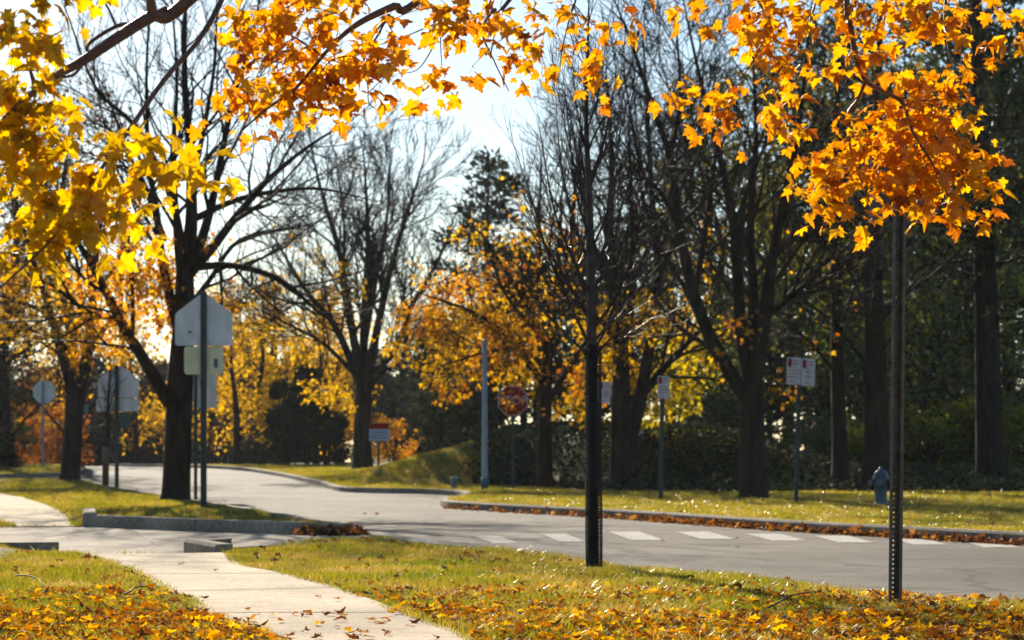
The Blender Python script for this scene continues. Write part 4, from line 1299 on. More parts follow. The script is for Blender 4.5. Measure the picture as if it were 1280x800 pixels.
for px, py, rx, ry, n in ((838, 470, 24, 20, 230), (850, 500, 26, 20, 240), (822, 520, 20, 16, 150), (862, 450, 30, 22, 200), (880, 420, 26, 24, 140), (815, 500, 10, 20, 90), (890, 460, 24, 26, 90), (835, 420, 40, 30, 120)):
    T.blob('yellow_leaf', pt(px, py, T.rnd.uniform(1, 3)), (rx / F * D, 1.2, ry / F * D), n, 0.115, SIMPLE)
T.finish('maple_tree', 'double-trunk maple leaning right, yellow leaves hanging under its fork', 'tree', (x, y, gz(x, y)))

# --- tall many-limbed tree on the far verge
x, y = ground(942, 623); D = y
T = Tree(17, 0.007)
C, rr = T.limb([at(942, 630, D), at(942, 610, D), at(941, 560, D), at(940, 520, D), at(939, 480, D)], [.36, .27, .25, .24, .25], 4, big=True)
kid = dict(count=13, length=2.6, ang=42, levels=2, up=0.12, t0=0.2, wig=0.10, kids=6, ratio=0.55)
specs = [([(936, 500, .15), (915, 470, .14), (890, 425, .13), (868, 370, .12), (850, 290, .10), (838, 200, .075), (815, 130, .055), (788, 50, .03)], -1), ([(938, 480, .15), (925, 400, .12), (919, 300, .10), (905, 220, .07), (880, 120, .045), (858, 20, .02)], 1.5),
         ([(942, 480, .16), (955, 400, .14), (966, 320, .10), (985, 230, .08), (1002, 130, .05), (1012, 20, .02)], -1), ([(940, 475, .14), (942, 380, .11), (938, 280, .08), (945, 170, .05), (940, 50, .02)], 2.5), ([(868, 370, .07), (880, 300, .06), (890, 230, .04), (900, 150, .02)], 1),
         ([(850, 290, .06), (825, 240, .045), (790, 210, .02)], -1.5), ([(955, 400, .08), (990, 370, .06), (1030, 350, .03)], -1), ([(966, 320, .06), (1010, 280, .04), (1050, 240, .02)], 1), ([(838, 200, .05), (850, 120, .035), (845, 30, .02)], 1.5)]
limbs_px(T, D, specs, kid)
for px, py, rx, ry, n in ((925, 405, 24, 14, 60), (890, 280, 30, 20, 20), (965, 480, 20, 12, 26), (985, 495, 14, 7, 18), (910, 450, 20, 16, 24), (1020, 420, 40, 24, 16), (935, 380, 18, 14, 22)):
    T.blob('orange_leaf', pt(px, py, T.rnd.uniform(-1, 1)), (rx / F * D, 0.9, ry / F * D), n, 0.105, SIMPLE)
T.finish('maple_tree', 'tall near-bare tree splitting into many upright limbs, left of the paired parking signs', 'tree', (x, y, gz(x, y)))

# --- two dark trunks on the bank
for px, py, lab, sd, r0, dd in ((1051, 603, 'slimmer dark trunk on the shaded bank, between the parking signs and the hydrant', 18, .19, 0), (1097, 598, 'stouter dark trunk on the shaded bank straight behind the hydrant', 19, .30, -3)):
    x, y = ground(px, py); y += dd; x = (px - CX) / F * y; D = y
    T = Tree(sd, 0.010)
    w = T.rnd.uniform(-1, 1)
    C, rr = T.limb([at(px, py + 6, D), at(px - 1, 560, D), at(px - 3 + 2 * w, 450, D), at(px - 6, 300, D), at(px - 2 + 5 * w, 150, D), at(px + 4, -30, D)], [r0 * 1.3, r0, r0 * .85, r0 * .62, r0 * .4, r0 * .12], 5, big=True)
    T.sprout(C, rr, count=24, length=3.4, ang=50, levels=2, up=0.10, t0=0.35, wig=0.10, kids=5, ratio=0.5)
    T.leaf_tips('olive_leaf', 0.35, 3, 0.15, SIMPLE, 0.2)
    T.leaf_tips('orange_leaf', 0.05, 2, 0.12, SIMPLE, 0.2)
    T.finish('dark_tree', lab, 'tree', (x, y, gz(x, y)))
# ---------------------------------------------------------------- evergreens, leafy trees and shrubs of the background
def make_pine(seed, h, r0, crown0, spread, nb, key='needle', droop=0.0, size=0.30, dens=1.0, limbs=True):
    T = Tree(seed, 0.012)
    rnd, rg = T.rnd, T.rg
    top = [(rnd.uniform(-.15, .15), rnd.uniform(-.15, .15), h * f) for f in (0.33, 0.66)]
    C, rr = T.limb([(0, 0, -0.3), (0, 0, 0.5), *top, (rnd.uniform(-.2, .2), 0, h)], [r0 * 1.25, r0, r0 * .75, r0 * .42, 0.02], 5, big=True)
    zs = np.array([c.z for c in C])
    P, D = [], []
    for q in range(nb):
        f = (q + rnd.random()) / nb
        z = crown0 + (h - 0.1 - crown0) * f ** 0.9
        i = min(int(np.searchsorted(zs, z)), len(C) - 1)
        p = C[i - 1].lerp(C[i], (z - C[i - 1].z) / max(1e-6, C[i].z - C[i - 1].z))
        L = spread * (1 - f) ** 0.75 * rnd.uniform(0.55, 1.15) + 0.35
        if f < 0.12: L *= 0.75
        a = rnd.uniform(0, 2 * math.pi)
        d = Vector((math.cos(a), math.sin(a), rnd.uniform(-0.15, 0.25) - droop))
        n = 6; pts = [p.copy()]; rad = [max(0.015, 0.035 * L / 3)]
        for k in range(n):
            d = (d + Vector((rnd.gauss(0, .08), rnd.gauss(0, .08), 0.03 + droop * 0.12))).normalized()
            pts.append(pts[-1] + d * (L / n)); rad.append(max(0.008, rad[0] * (1 - (k + 1) / (n + 0.5))))
        T.twigs.add(pts, rad)
        m = int(26 * L * dens)
        for k in range(m):
            t = 0.18 + 0.82 * rnd.random() ** 0.8
            u = t * n; j = min(int(u), n - 1)
            b = pts[j].lerp(pts[j + 1], u - j)
            w = L * 0.22 * (1.1 - t) + 0.10
            s = Vector((rnd.gauss(0, w), rnd.gauss(0, w), rnd.gauss(0, w * 0.28) + 0.03))
            P.append(tuple(b + s)); D.append(tuple((s.normalized() * 0.8 + d * 0.8 + Vector((0, 0, rnd.uniform(-.2, .5)))).normalized()))
    P = np.array(P); D = np.array(D)
    for _ in range(2):
        T.add_leaves(key, P + rg.normal(size=P.shape) * 0.10, D + rg.normal(size=D.shape) * 0.5, size, QUADN, 0.3)
    return T


QUADN = [(v * np.array([0.5, 1, 1]), f) for v, f in QUAD]


def make_leafy(seed, h, r0, crown0, spread, key, size=0.16, per=4, frac=0.9, nb=16, up=0.10):
    T = Tree(seed, 0.010)
    C, rr = T.limb([(0, 0, -0.3), (0, 0, 0.4), (T.rnd.uniform(-.3, .3), 0, h * .35), (T.rnd.uniform(-.5, .5), T.rnd.uniform(-.5, .5), h * .65), (T.rnd.uniform(-.6, .6), 0, h * 0.95)], [r0 * 1.3, r0, r0 * .8, r0 * .5, 0.02], 5, big=True)
    T.sprout(C, rr, count=nb, length=spread, ang=48, levels=2, up=up, t0=crown0, wig=0.12, kids=5, ratio=0.55)
    if per: T.leaf_tips(key, frac, per, size, SIMPLE if size < 0.2 else QUAD, 0.22)
    return T


def make_shrub(seed, h, w, key, n, size=0.13, twig=True):
    T = Tree(seed, 0.008)
    rnd, rg = T.rnd, T.rg
    for q in range(16):
        a = rnd.uniform(0, 2 * math.pi); rr = rnd.random() ** .5 * w * .8
        e = Vector((rr * math.cos(a), rr * math.sin(a), h * rnd.uniform(0.55, 1.0) * (1 - 0.35 * (rr / w) ** 2)))
        s = Vector((e.x * .15, e.y * .15, -0.1))
        T.trunk.add([s, s.lerp(e, .5) + Vector((0, 0, .12 * h)), e], [0.03, 0.02, 0.008])
        T.samples.append((e, 0.01))
    lobes = []
    for q in range(26):
        a = rnd.uniform(0, 2 * math.pi); f = rnd.uniform(0.08, 0.92); rr = w * math.sqrt(max(0.05, 1 - (f * 0.95) ** 2.2)) * rnd.uniform(0.3, 0.9)
        lobes.append((rr * math.cos(a), rr * math.sin(a), h * f, rnd.uniform(0.16, 0.34) * w))
    for lx, ly, lz, lr in lobes:
        m = n // 26
        u = unit(rg, m) * (rg.random((m, 1)) ** 0.4)
        pos = np.array([lx, ly, lz]) + u * np.array([lr, lr, lr * 0.8]); pos[:, 2] = np.maximum(pos[:, 2], 0.03)
        tip = u * 0.7 + rg.normal(size=(m, 3)) * 0.5; tip[:, 2] -= 0.25
        T.add_leaves(key, pos, tip, size, QUAD, 0.4)
    return T


LIB = {}


def plant(kind, maker, name, cat, px, d, sc, label, group, rz=None, dz=0.0, twig='bark'):
    x = (px - CX) / F * d; z = float(base(x, d)) + dz
    a = random.Random(int(px * 7 + d)).uniform(0, 6.28) if rz is None else rz
    if kind not in LIB:
        T = maker()
        t = T.finish(name, label, cat, (0, 0, 0), 'bark', twig, group)
        t.location = (x, d, z); t.rotation_euler = (0, 0, a); t.scale = (sc,) * 3 if not isinstance(sc, tuple) else (sc[0], sc[0], sc[1])
        LIB[kind] = t
        return t
    return copy_thing(LIB[kind], (x, d, z), a, sc, label, group)


# the pine with the tapered trunk on the right
x, y = ground(1238, 598); D = y
T = make_pine(31, 17.5, 0.36, 3.9, 4.8, 88, size=0.30, dens=0.95)
t = T.finish('pine_tree', 'dark pine with a thick tapering trunk near the right edge of the bank', 'tree', (0, 0, 0))
t.location = (x, y, gz(x, y))
t.rotation_euler = (0, R(-2.2), R(40))

GP = 'dark evergreens closing the view behind the bank'
pineA = lambda: make_pine(32, 12, 0.24, 0.6, 3.6, 80, size=0.34, dens=0.95)
pineB = lambda: make_pine(33, 14, 0.26, 1.4, 3.9, 78, size=0.34, dens=0.85, droop=0.08)
pineC = lambda: make_pine(34, 8, 0.16, 0.2, 3.0, 64, size=0.34, dens=1.05)
pineD = lambda: make_pine(35, 15, 0.28, 5.0, 3.8, 56, size=0.34, dens=0.6)
rows = [('C', 962, 84, 0.8, 'lower dark evergreen between the many-limbed tree and the paired parking signs'), ('A', 612, 94, 0.92, 'dark cone-shaped evergreen rising above the orange maple, left of the young tree'), ('C', 552, 104, 0.75, 'low dark evergreen at the left foot of the grassy bank, behind the pale pole'),
        ('C', 655, 88, 0.80, 'broad dark evergreen directly behind the stop sign'), ('C', 722, 90, 0.85, 'dark evergreen behind the trunk of the young guarded tree'),
        ('C', 790, 92, 1.0, 'dark evergreen behind the double-trunk maple'), 
        
        ('B', 1030, 112, 1.45, 'tallest dark evergreen, far back right of the paired parking signs'), ('B', 1215, 114, 1.5, 'very tall dark evergreen far back behind the thick-trunked pine'), ('B', 1078, 95, 1.12, 'tall dark evergreen between the two dark bank trunks'),
        ('D', 1130, 96, 1.1, 'dark evergreen just right of the near brown post'), ('D', 1172, 101, 1.15, 'tall dark evergreen left of the thick-trunked pine'),
        ('D', 1262, 97, 1.15, 'dark evergreen right behind the thick-trunked pine'), ('D', 1312, 92, 1.1, 'tall dark evergreen cut by the right edge of the picture')]
for kd, px, d, sc, lab in rows:
    plant('pine' + kd, {'A': pineA, 'B': pineB, 'C': pineC, 'D': pineD}[kd], 'evergreen_tree', 'tree', px, d, sc, lab, GP)

GL = 'leafy trees growing on the shaded bank'
olive = lambda: make_leafy(41, 9, 0.16, 0.18, 3.4, 'olive_leaf', 0.17, 6, 0.95, 20, 0.05)
green = lambda: make_leafy(42, 7, 0.13, 0.12, 3.0, 'green_leaf', 0.17, 6, 0.95, 20, 0.02)
for kd, px, d, sc, lab in (('olive', 888, 79, 1.1, 'olive-green leafy tree behind the left-leaning limbs of the many-limbed tree'), 
                           ('green', 1160, 76, 0.95, 'green leafy tree low between the near post and the pine'), ('olive', 1195, 82, 1.3, 'tall olive leafy tree left of the pine trunk'), ('green', 1290, 74, 1.0, 'bright green leafy tree at the right edge'),
                           ('green', 1075, 78, 0.9, 'green leafy tree between the two dark bank trunks'), ('green', 925, 76, 0.7, 'small green leafy tree beside the many-limbed trunk'), ('olive', 985, 104, 1.6, 'tall olive leafy tree far back behind the paired parking signs'), ('olive', 930, 95, 1.5, 'tall olive leafy tree straight behind the many-limbed tree'), ('olive', 1040, 88, 1.4, 'olive leafy tree behind the slimmer bank trunk'), ('green', 1225, 84, 1.2, 'green leafy tree straight behind the thick-trunked pine'), ('green', 1115, 86, 1.2, 'green leafy tree behind the near brown post')):
    plant(kd, {'olive': olive, 'green': green}[kd], 'leafy_tree', 'tree', px, d, sc, lab, GL)

GS = 'yellow-green shrubs at the top of the bank'
gsh = lambda: make_shrub(51, 2.0, 1.6, 'green_leaf', 3400, 0.14)
ysh = lambda: make_shrub(52, 2.2, 1.6, 'sunlit_lime_leaf', 1900, 0.13)
for kd, px, d, sc, lab in (('gsh', 1052, 72, 0.8, 'green shrub beside the slimmer bank trunk'), ('gsh', 1150, 71, 1.0, 'green sunlit shrub just right of the near brown post'), ('gsh', 1195, 73, 1.1, 'green shrub left of the pine trunk'),
                           ('gsh', 1275, 71, 1.15, 'green shrub right of the pine trunk at the picture edge'), ('gsh', 1010, 74, 0.85, 'green shrub below the paired parking signs')):
    plant(kd, {'gsh': gsh, 'ysh': ysh}[kd], 'shrub', 'shrub', px, d, sc, lab, GS)
for px, d, sc, lab in ((1160, 70, 0.75, 'low yellow-green shrub just right of the near brown post'), (1203, 72, 0.95, 'yellow-green shrub touching the left side of the pine trunk'), (1282, 69, 0.85, 'yellow-green shrub at the picture edge right of the pine'), (1070, 70, 0.6, 'small yellow-green shrub between the two dark bank trunks')):
    plant('ysh', ysh, 'shrub', 'shrub', px, d, sc, lab, GS)
plant('gsh', gsh, 'shrub', 'shrub', 895, 76, 0.9, 'dark green shrub on the bank between the single parking sign and the many-limbed tree', GS)

# left side, beyond the road
GD = 'dark clipped-looking evergreens by the far lawn'
dsh = lambda: make_shrub(53, 4.0, 1.5, 'dark_leaf', 6000, 0.16)
for px, d, sc, lab in ((358, 101, (0.85, 0.95), 'dark evergreen shrub, leftmost of the clump left of the bare spreading tree'), (384, 104, (0.9, 1.15), 'dark evergreen shrub, tallest of the clump left of the bare spreading tree'), (408, 99, (0.8, 0.85), 'dark evergreen shrub nearest the bare spreading tree')):
    plant('dsh', dsh, 'evergreen_shrub', 'shrub', px, d, sc, lab, GD)
plant('dsh', dsh, 'evergreen_shrub', 'shrub', 0, 84, (0.55, 0.34), 'low dark rounded shrub at the left picture edge on the lawn', GD)
rsh = lambda: make_shrub(54, 3.6, 2.6, 'red_leaf', 3600, 0.17)
for px, d, sc, lab in ((18, 116, 0.95, 'red-orange bush at the far left edge'), (70, 122, 0.9, 'red-orange bush just left of the forked maple trunk'), ):
    plant('rsh', rsh, 'autumn_bush', 'shrub', px, d, sc, lab, 'red-orange bushes beyond the lawns')
osh = lambda: make_shrub(57, 3.2, 2.0, 'orange_leaf', 1500, 0.16)
for px, d, sc, lab in ((452, 112, 0.8, 'orange bush glowing behind the bare spreading tree trunk'), (492, 118, 0.75, 'orange bush behind the red and white notice')):
    plant('osh', osh, 'autumn_bush', 'shrub', px, d, sc, lab, 'red-orange bushes beyond the lawns')
plant('pineB', pineB, 'evergreen_tree', 'tree', 8, 108, 0.55, 'dark evergreen above the red-orange bush at the far left edge', GP, dz=0)
russet = lambda: make_leafy(43, 14, 0.3, 0.22, 5.0, 'russet_leaf', 0.20, 5, 0.95, 22, 0.10)
plant('russet', russet, 'russet_oak', 'tree', 88, 104, 1.1, 'big russet-brown oak rising behind the yellow overhanging leaves at left', 'russet oaks beyond the road')
plant('russet', russet, 'russet_oak', 'tree', 8, 98, 1.0, 'russet-brown oak at the far left edge behind the forked maple', 'russet oaks beyond the road')
yel = lambda: make_leafy(44, 7.5, 0.17, 0.22, 2.8, 'gold_leaf', 0.17, 6, 0.85, 18, 0.08)
for px, d, sc, lab in ((296, 108, 0.95, 'small dark-stemmed yellow maple beyond the road, right of the school sign'), (170, 126, 0.95, 'yellow maple far up the road behind the bare sapling'), (345, 122, 0.95, 'yellow maple behind the dark shrub clump'), (262, 130, 1.1, 'distant yellow maple half hidden by the school sign plates'), (395, 118, 1.05, 'yellow maple above the tallest dark evergreen shrub'), (425, 128, 1.0, 'yellow maple just left of the bare spreading trunk'), (320, 116, 1.1, 'yellow maple between the small dark-stemmed maple and the dark shrubs'), (75, 140, 0.9, 'distant yellow maple above the red-orange bushes')):
    plant('yel', yel, 'yellow_maple', 'tree', px, d, sc, lab, 'small yellow maples beyond the road')
bare1 = lambda: make_leafy(45, 13, 0.24, 0.22, 4.6, 'russet_leaf', 0.15, 1, 0.06, 22, 0.20)
bare2 = lambda: make_leafy(46, 12, 0.22, 0.20, 4.6, 'russet_leaf', 0.15, 1, 0.05, 24, 0.24)
GB = 'bare trees far behind the lawns'
for kd, px, d, sc, lab in (('bare1', 345, 128, 0.85, 'distant bare tree right of the big island maple'), ('bare2', 400, 140, 1.0, 'distant bare tree behind the left fan of the spreading tree'), ('bare1', 500, 135, 0.9, 'distant bare tree right of the spreading tree'), ('bare2', 545, 122, 0.8, 'distant bare tree left of the cone-shaped evergreen'),
                           ('bare2', 300, 138, 0.9, 'distant bare tree behind the small yellow maple'), ('bare1', 150, 134, 1.1, 'distant bare tree behind the farther school sign'), ('bare2', 672, 104, 1.05, 'tall bare tree behind the orange maple'), ('bare1', 728, 106, 1.05, 'tall bare tree behind the young guarded tree'), ('bare2', 838, 102, 1.15, 'tall bare tree behind the double-trunk maple'), ('bare1', 900, 106, 1.2, 'tall bare tree behind the many-limbed tree')):
    plant(kd, {'bare1': bare1, 'bare2': bare2}[kd], 'bare_tree', 'tree', px, d, sc, lab, GB, twig='twig')
far = lambda: make_shrub(55, 6.0, 4.6, 'dark_leaf', 15000, 0.34)

farb = lambda: make_shrub(56, 6.0, 4.6, 'brown_leaf', 13000, 0.32)
GF = 'far thicket trees closing off the road'
for i, (kd, px, d, sc, what) in enumerate((('far', 20, 158, .95, 'dark thicket beyond the red-orange bush at far left'), ('farb', 70, 150, .8, 'brown thicket left of the forked maple trunk'), ('far', 120, 165, 1.0, 'dark thicket at the end of the road above the road marker'), ('far', 175, 170, .95, 'dark thicket behind the bare sapling and farther sign'), ('farb', 215, 160, .9, 'brown thicket hidden behind the big island maple trunk'), ('far', 262, 168, 1.0, 'dark thicket seen right of the school sign post'),
                                           ('far', 315, 158, .95, 'dark thicket just left of the clump of dark shrubs'), ('farb', 430, 150, .9, 'brown thicket left of the spreading tree trunk'), ('far', 510, 152, .9, 'dark thicket right of the red and white notice'), ('far', 560, 140, .8, 'dark thicket behind the left shoulder of the bank'), ('farb', 375, 165, 1.0, 'brown thicket behind the dark shrub clump'))):
    plant(kd, {'far': far, 'farb': farb}[kd], 'thicket', 'thicket', px, d, (sc, sc * 1.35), what, GF, twig='twig')

# ---------------------------------------------------------------- the maple overhead
T = Tree(61, 0.0014)
root = Vector((1.1, -2.6, 0))
C, rr = T.limb([root + Vector((0, 0, -0.3)), root + Vector((0, 0, 0.3)), root + Vector((-.05, .1, 1.6)), root + Vector((0, .3, 3.2)), root + Vector((.2, .4, 5.2)), root + Vector((.1, .3, 7.5))], [.30, .23, .20, .17, .11, .04], 5, big=True)
T.sprout(C, rr, count=14, length=2.2, ang=55, levels=1, up=0.15, t0=0.6, wig=0.1, kids=5)
T.samples = []
fork = root + Vector((0, .3, 3.1))
boughs = [
    ([(240, -4, 7.9, .022), (190, 20, 7.8, .021), (150, 45, 7.7, .019), (105, 75, 7.6, .016), (70, 95, 7.5, .013), (30, 125, 7.4, .010), (-5, 160, 7.3, .007), (-40, 200, 7.3, .004)], -0.4),
    ([(279, -4, 8.2, .009), (205, 100, 7.9, .0085), (165, 157, 7.7, .008), (138, 195, 7.6, .0065), (110, 235, 7.5, .006), (70, 292, 7.4, .005), (47, 317, 7.3, .0045), (0, 360, 7.2, .003)], -0.2),
    ([(530, -4, 8.9, .015), (492, 8, 8.8, .015), (447, 30, 8.7, .011), (412, 60, 8.6, .007), (370, 110, 8.5, .006), (335, 135, 8.4, .0045), (300, 165, 8.3, .003)], 0.1),
    ([(640, -4, 9.0, .008), (617, 12, 8.9, .007), (603, 40, 8.9, .005), (617, 75, 8.8, .003), (636, 114, 8.8, .002)], 0.15),
    ([(1058, -4, 9.3, .0125), (1063, 30, 9.2, .012), (1070, 72, 9.2, .011), (1082, 101, 9.2, .010), (1110, 117, 9.1, .0085), (1129, 130, 9.1, .008), (1141, 165, 9.0, .006), (1163, 200, 9.0, .0045), (1185, 245, 9.0, .003)], 0.5),
    ([(1182, -4, 9.5, .006), (1184, 45, 9.4, .0055), (1191, 77, 9.4, .0045), (1216, 86, 9.3, .003), (1240, 82, 9.3, .002)], 0.7),
    ([(1022, -4, 9.3, .005), (1002, 50, 9.2, .0045), (980, 80, 9.1, .004), (958, 110, 9.1, .003), (930, 128, 9.0, .0025), (890, 140, 9.0, .002)], 0.45),
    ([(722, -8, 9.2, .004), (717, 5, 9.2, .0035), (703, 60, 9.1, .0025), (699, 96, 9.1, .0015)], 0.25),
]
for pl, sx in boughs:
    p0 = at(pl[0][0], pl[0][1], pl[0][2])
    p1 = at(pl[1][0], pl[1][1], pl[1][2]); q = p0 + ((p0 - p1).normalized() + Vector((0, -.6, .25))).normalized() * 0.9; q.z = max(q.z, p0.z + .3)
    up_pts = [fork, fork.lerp(q, 0.5) + Vector((sx * .2, 0, 0.65)), q]
    rad = [max(.03, pl[0][3] * 2.4), max(.024, pl[0][3] * 1.9), pl[0][3] * 1.3]
    pts = up_pts + [at(a, b, c) for a, b, c, _ in pl]
    T.limb(pts, rad + [r for *_, r in pl], 5, big=True)
side = [
    [(208, 10, 7.85, .009), (170, 28, 7.8, .008), (145, 33, 7.8, .007), (112, 54, 7.7, .006), (109, 68, 7.7, .005), (100, 85, 7.65, .005), (88, 95, 7.6, .005), (60, 97, 7.55, .003)],
    [(145, 32, 7.8, .005), (132, 5, 7.9, .004), (115, -6, 7.9, .003)],
    [(150, 172, 7.65, .003), (170, 158, 7.7, .0025), (187, 180, 7.7, .002), (184, 196, 7.7, .0015)],
    [(70, 290, 7.4, .003), (48, 315, 7.3, .003), (0, 316, 7.3, .002)],
    [(486, 18, 8.8, .005), (465, 55, 8.75, .004), (440, 68, 8.7, .0035), (410, 78, 8.6, .003), (390, 110, 8.5, .002)],
    [(488, 18, 8.8, .004), (455, 58, 8.8, .0035), (455, 75, 8.8, .003), (460, 110, 8.7, .0025), (462, 130, 8.7, .002), (482, 142, 8.7, .0012)],
    [(525, 2, 8.85, .006), (548, 12, 8.85, .005), (551, 35, 8.8, .003), (535, 70, 8.8, .0025), (520, 88, 8.8, .002), (500, 92, 8.8, .0014)],
    [(550, 20, 8.85, .003), (551, 60, 8.8, .002), (553, 92, 8.8, .0015)],
    [(548, 28, 8.8, .003), (500, 48, 8.75, .002), (460, 60, 8.7, .0015)],
    [(1082, 101, 9.2, .007), (1072, 125, 9.2, .0065), (1060, 143, 9.15, .006), (1062, 180, 9.1, .005), (1072, 215, 9.1, .004), (1090, 258, 9.0, .002)],
    [(1060, 143, 9.15, .003), (1035, 143, 9.1, .0025), (1005, 165, 9.1, .0015)],
    [(1108, -2, 9.25, .004), (1100, 20, 9.2, .003), (1090, 45, 9.2, .0015)],
    [(1155, -2, 9.4, .004), (1182, 28, 9.4, .003), (1215, 18, 9.4, .0015)],
    [(1120, 124, 9.1, .004), (1160, 126, 9.1, .003), (1195, 122, 9.1, .0015)],
    [(980, 80, 9.1, .003), (1000, 95, 9.1, .0025), (1030, 80, 9.1, .0015)],
    [(717, 5, 9.2, .0025), (740, 30, 9.2, .002), (770, 35, 9.2, .0012)],
    [(717, 6, 9.2, .0025), (725, 30, 9.2, .002), (730, 32, 9.2, .0015), (741, 0, 9.2, .0015)],
    [(717, 5, 9.2, .002), (700, 12, 9.2, .0015), (690, 28, 9.2, .001)],
    [(703, 60, 9.1, .0015), (720, 88, 9.1, .0012), (735, 97, 9.1, .001)],
    [(945, -4, 9.2, .005), (960, 30, 9.2, .004), (945, 70, 9.1, .003), (925, 100, 9.1, .002)],
]
for pl in side:
    T.limb([at(a, b, c) for a, b, c, _ in pl], [r for *_, r in pl], 4, big=True)


def canopy(key, d, L, size):
    for px, py, rx, ry, n in L:
        dd = d + T.rnd.uniform(-.12, .12); py -= 9 if py > 30 else 3
        n = max(2, int(round(n * (1.35 if px > 1000 and py > 100 else 1.05))))
        T.blob(key, tuple(at(px, py, dd)), (rx * .92 / F * dd, 0.16 + 0.30 * max(rx, ry) / F * dd, ry * .9 / F * dd), n, size, MAPLE, clump=4, up=0.7, tight=True)


canopy('maple_fg_yellow', 7.45, [(18, 50, 38, 40, 40), (62, 28, 24, 24, 10), (20, 120, 36, 45, 52), (52, 80, 22, 24, 12), (30, 190, 44, 45, 66), (20, 260, 32, 40, 40), (95, 235, 42, 34, 52), (105, 285, 46, 30, 46), (60, 310, 40, 24, 26), (62, 155, 18, 20, 10), (140, 205, 30, 14, 16), (185, 205, 32, 12, 16), (240, 215, 22, 16, 16), (150, 255, 14, 20, 12), (20, 320, 22, 18, 12), (4, 346, 12, 14, 6), (110, 300, 40, 18, 14), (98, 2, 12, 7, 4), (68, 3, 10, 10, 4), (215, 190, 20, 8, 6)], 0.068)
canopy('maple_fg_orange', 8.6, [(300, 30, 26, 30, 26), (350, 28, 52, 38, 62), (420, 20, 54, 22, 46), (340, 85, 50, 40, 62), (310, 125, 26, 22, 26), (360, 128, 42, 30, 46), (410, 85, 42, 34, 46), (420, 130, 30, 20, 28), (450, 92, 32, 26, 40), (488, 75, 24, 20, 20), (500, 100, 16, 14, 10), (478, 40, 24, 22, 14), (440, 138, 16, 10, 8), (330, 168, 24, 9, 8), (500, 136, 9, 5, 2), (275, 58, 8, 8, 3), (290, 150, 12, 16, 8), (560, 12, 30, 12, 16), (590, 32, 34, 18, 26), (625, 20, 30, 16, 20), (650, 46, 20, 20, 14), (632, 72, 20, 10, 8), (560, 45, 22, 12, 8), (590, 92, 14, 14, 9), (552, 105, 22, 8, 8), (530, 112, 8, 5, 3), (670, 85, 10, 6, 4), (690, 32, 14, 5, 3), (695, 52, 8, 4, 2), (668, 20, 16, 12, 8)], 0.057)
canopy('maple_fg_orange', 9.15, [(695, 72, 6, 6, 3), (718, 72, 8, 6, 3), (745, 98, 14, 9, 7), (735, 103, 10, 6, 4), (755, 123, 12, 6, 4), (752, 40, 10, 8, 4), (752, 52, 5, 6, 2), (780, 12, 16, 8, 6), (660, 85, 10, 8, 5), (842, 5, 6, 8, 3), (870, 8, 14, 8, 6), (905, 6, 16, 12, 9), (860, 115, 22, 10, 12), (880, 132, 20, 10, 14), (905, 145, 18, 12, 14), (898, 160, 14, 7, 6), (920, 118, 18, 12, 10), (940, 50, 22, 22, 26), (960, 15, 26, 18, 30), (955, 85, 26, 18, 26), (975, 110, 18, 14, 16), (968, 60, 20, 18, 16), (1000, 15, 22, 18, 22), (1020, 95, 22, 10, 9), (1000, 90, 12, 12, 6), (970, 165, 22, 14, 16), (985, 180, 12, 10, 8), (1005, 150, 14, 12, 8), (1045, 172, 8, 8, 3)], 0.057)
canopy('maple_fg_orange', 9.15, [(1060, 8, 22, 10, 12), (1095, 15, 24, 16, 20), (1135, 12, 26, 16, 24), (1175, 20, 24, 14, 18), (1205, 14, 18, 10, 10), (1095, 50, 18, 12, 10), (1130, 40, 24, 12, 16), (1155, 38, 16, 10, 8), (1195, 32, 16, 8, 7), (1092, 58, 16, 8, 8), (1085, 85, 14, 9, 8), (1115, 90, 14, 7, 6), (1080, 70, 9, 9, 4), (1250, 18, 10, 8, 4), (1215, 77, 9, 6, 2), (1235, 68, 8, 6, 2), (1270, 66, 10, 8, 4), (1062, 85, 6, 8, 3), (1140, 115, 40, 10, 22), (1185, 122, 20, 12, 12), (1115, 140, 26, 14, 20), (1165, 148, 34, 18, 36), (1120, 175, 36, 20, 40), (1180, 180, 36, 20, 40), (1085, 190, 28, 18, 26), (1050, 215, 30, 16, 26), (1025, 225, 26, 18, 26), (1100, 220, 36, 20, 42), (1150, 215, 36, 20, 42), (1200, 215, 34, 20, 36), (1225, 230, 16, 14, 10), (1180, 245, 34, 14, 28), (1130, 245, 34, 12, 24), (1060, 245, 30, 14, 22), (1025, 248, 16, 10, 8), (1062, 275, 30, 10, 14), (1090, 283, 12, 6, 4), (1012, 272, 10, 5, 4), (1190, 262, 20, 9, 10), (1180, 283, 8, 8, 4), (1205, 280, 8, 6, 3), (1235, 255, 8, 8, 3)], 0.057)
for q in range(26):                      # the boughs carry on above the view
    px = T.rnd.uniform(-60, 1340); dd = T.rnd.uniform(7.6, 9.4)
    T.blob('maple_fg_yellow' if px < 250 else 'maple_fg_orange', tuple(at(px, T.rnd.uniform(-170, -50), dd)), (0.15, 0.25, 0.08), 22, 0.06, MAPLE, clump=4, up=0.7, tight=True)
T.finish('maple_tree', 'maple whose glowing yellow and orange leaves hang over the top of the view', 'tree', tuple(root), 'red_twig', 'red_twig', leaf_name='foliage')

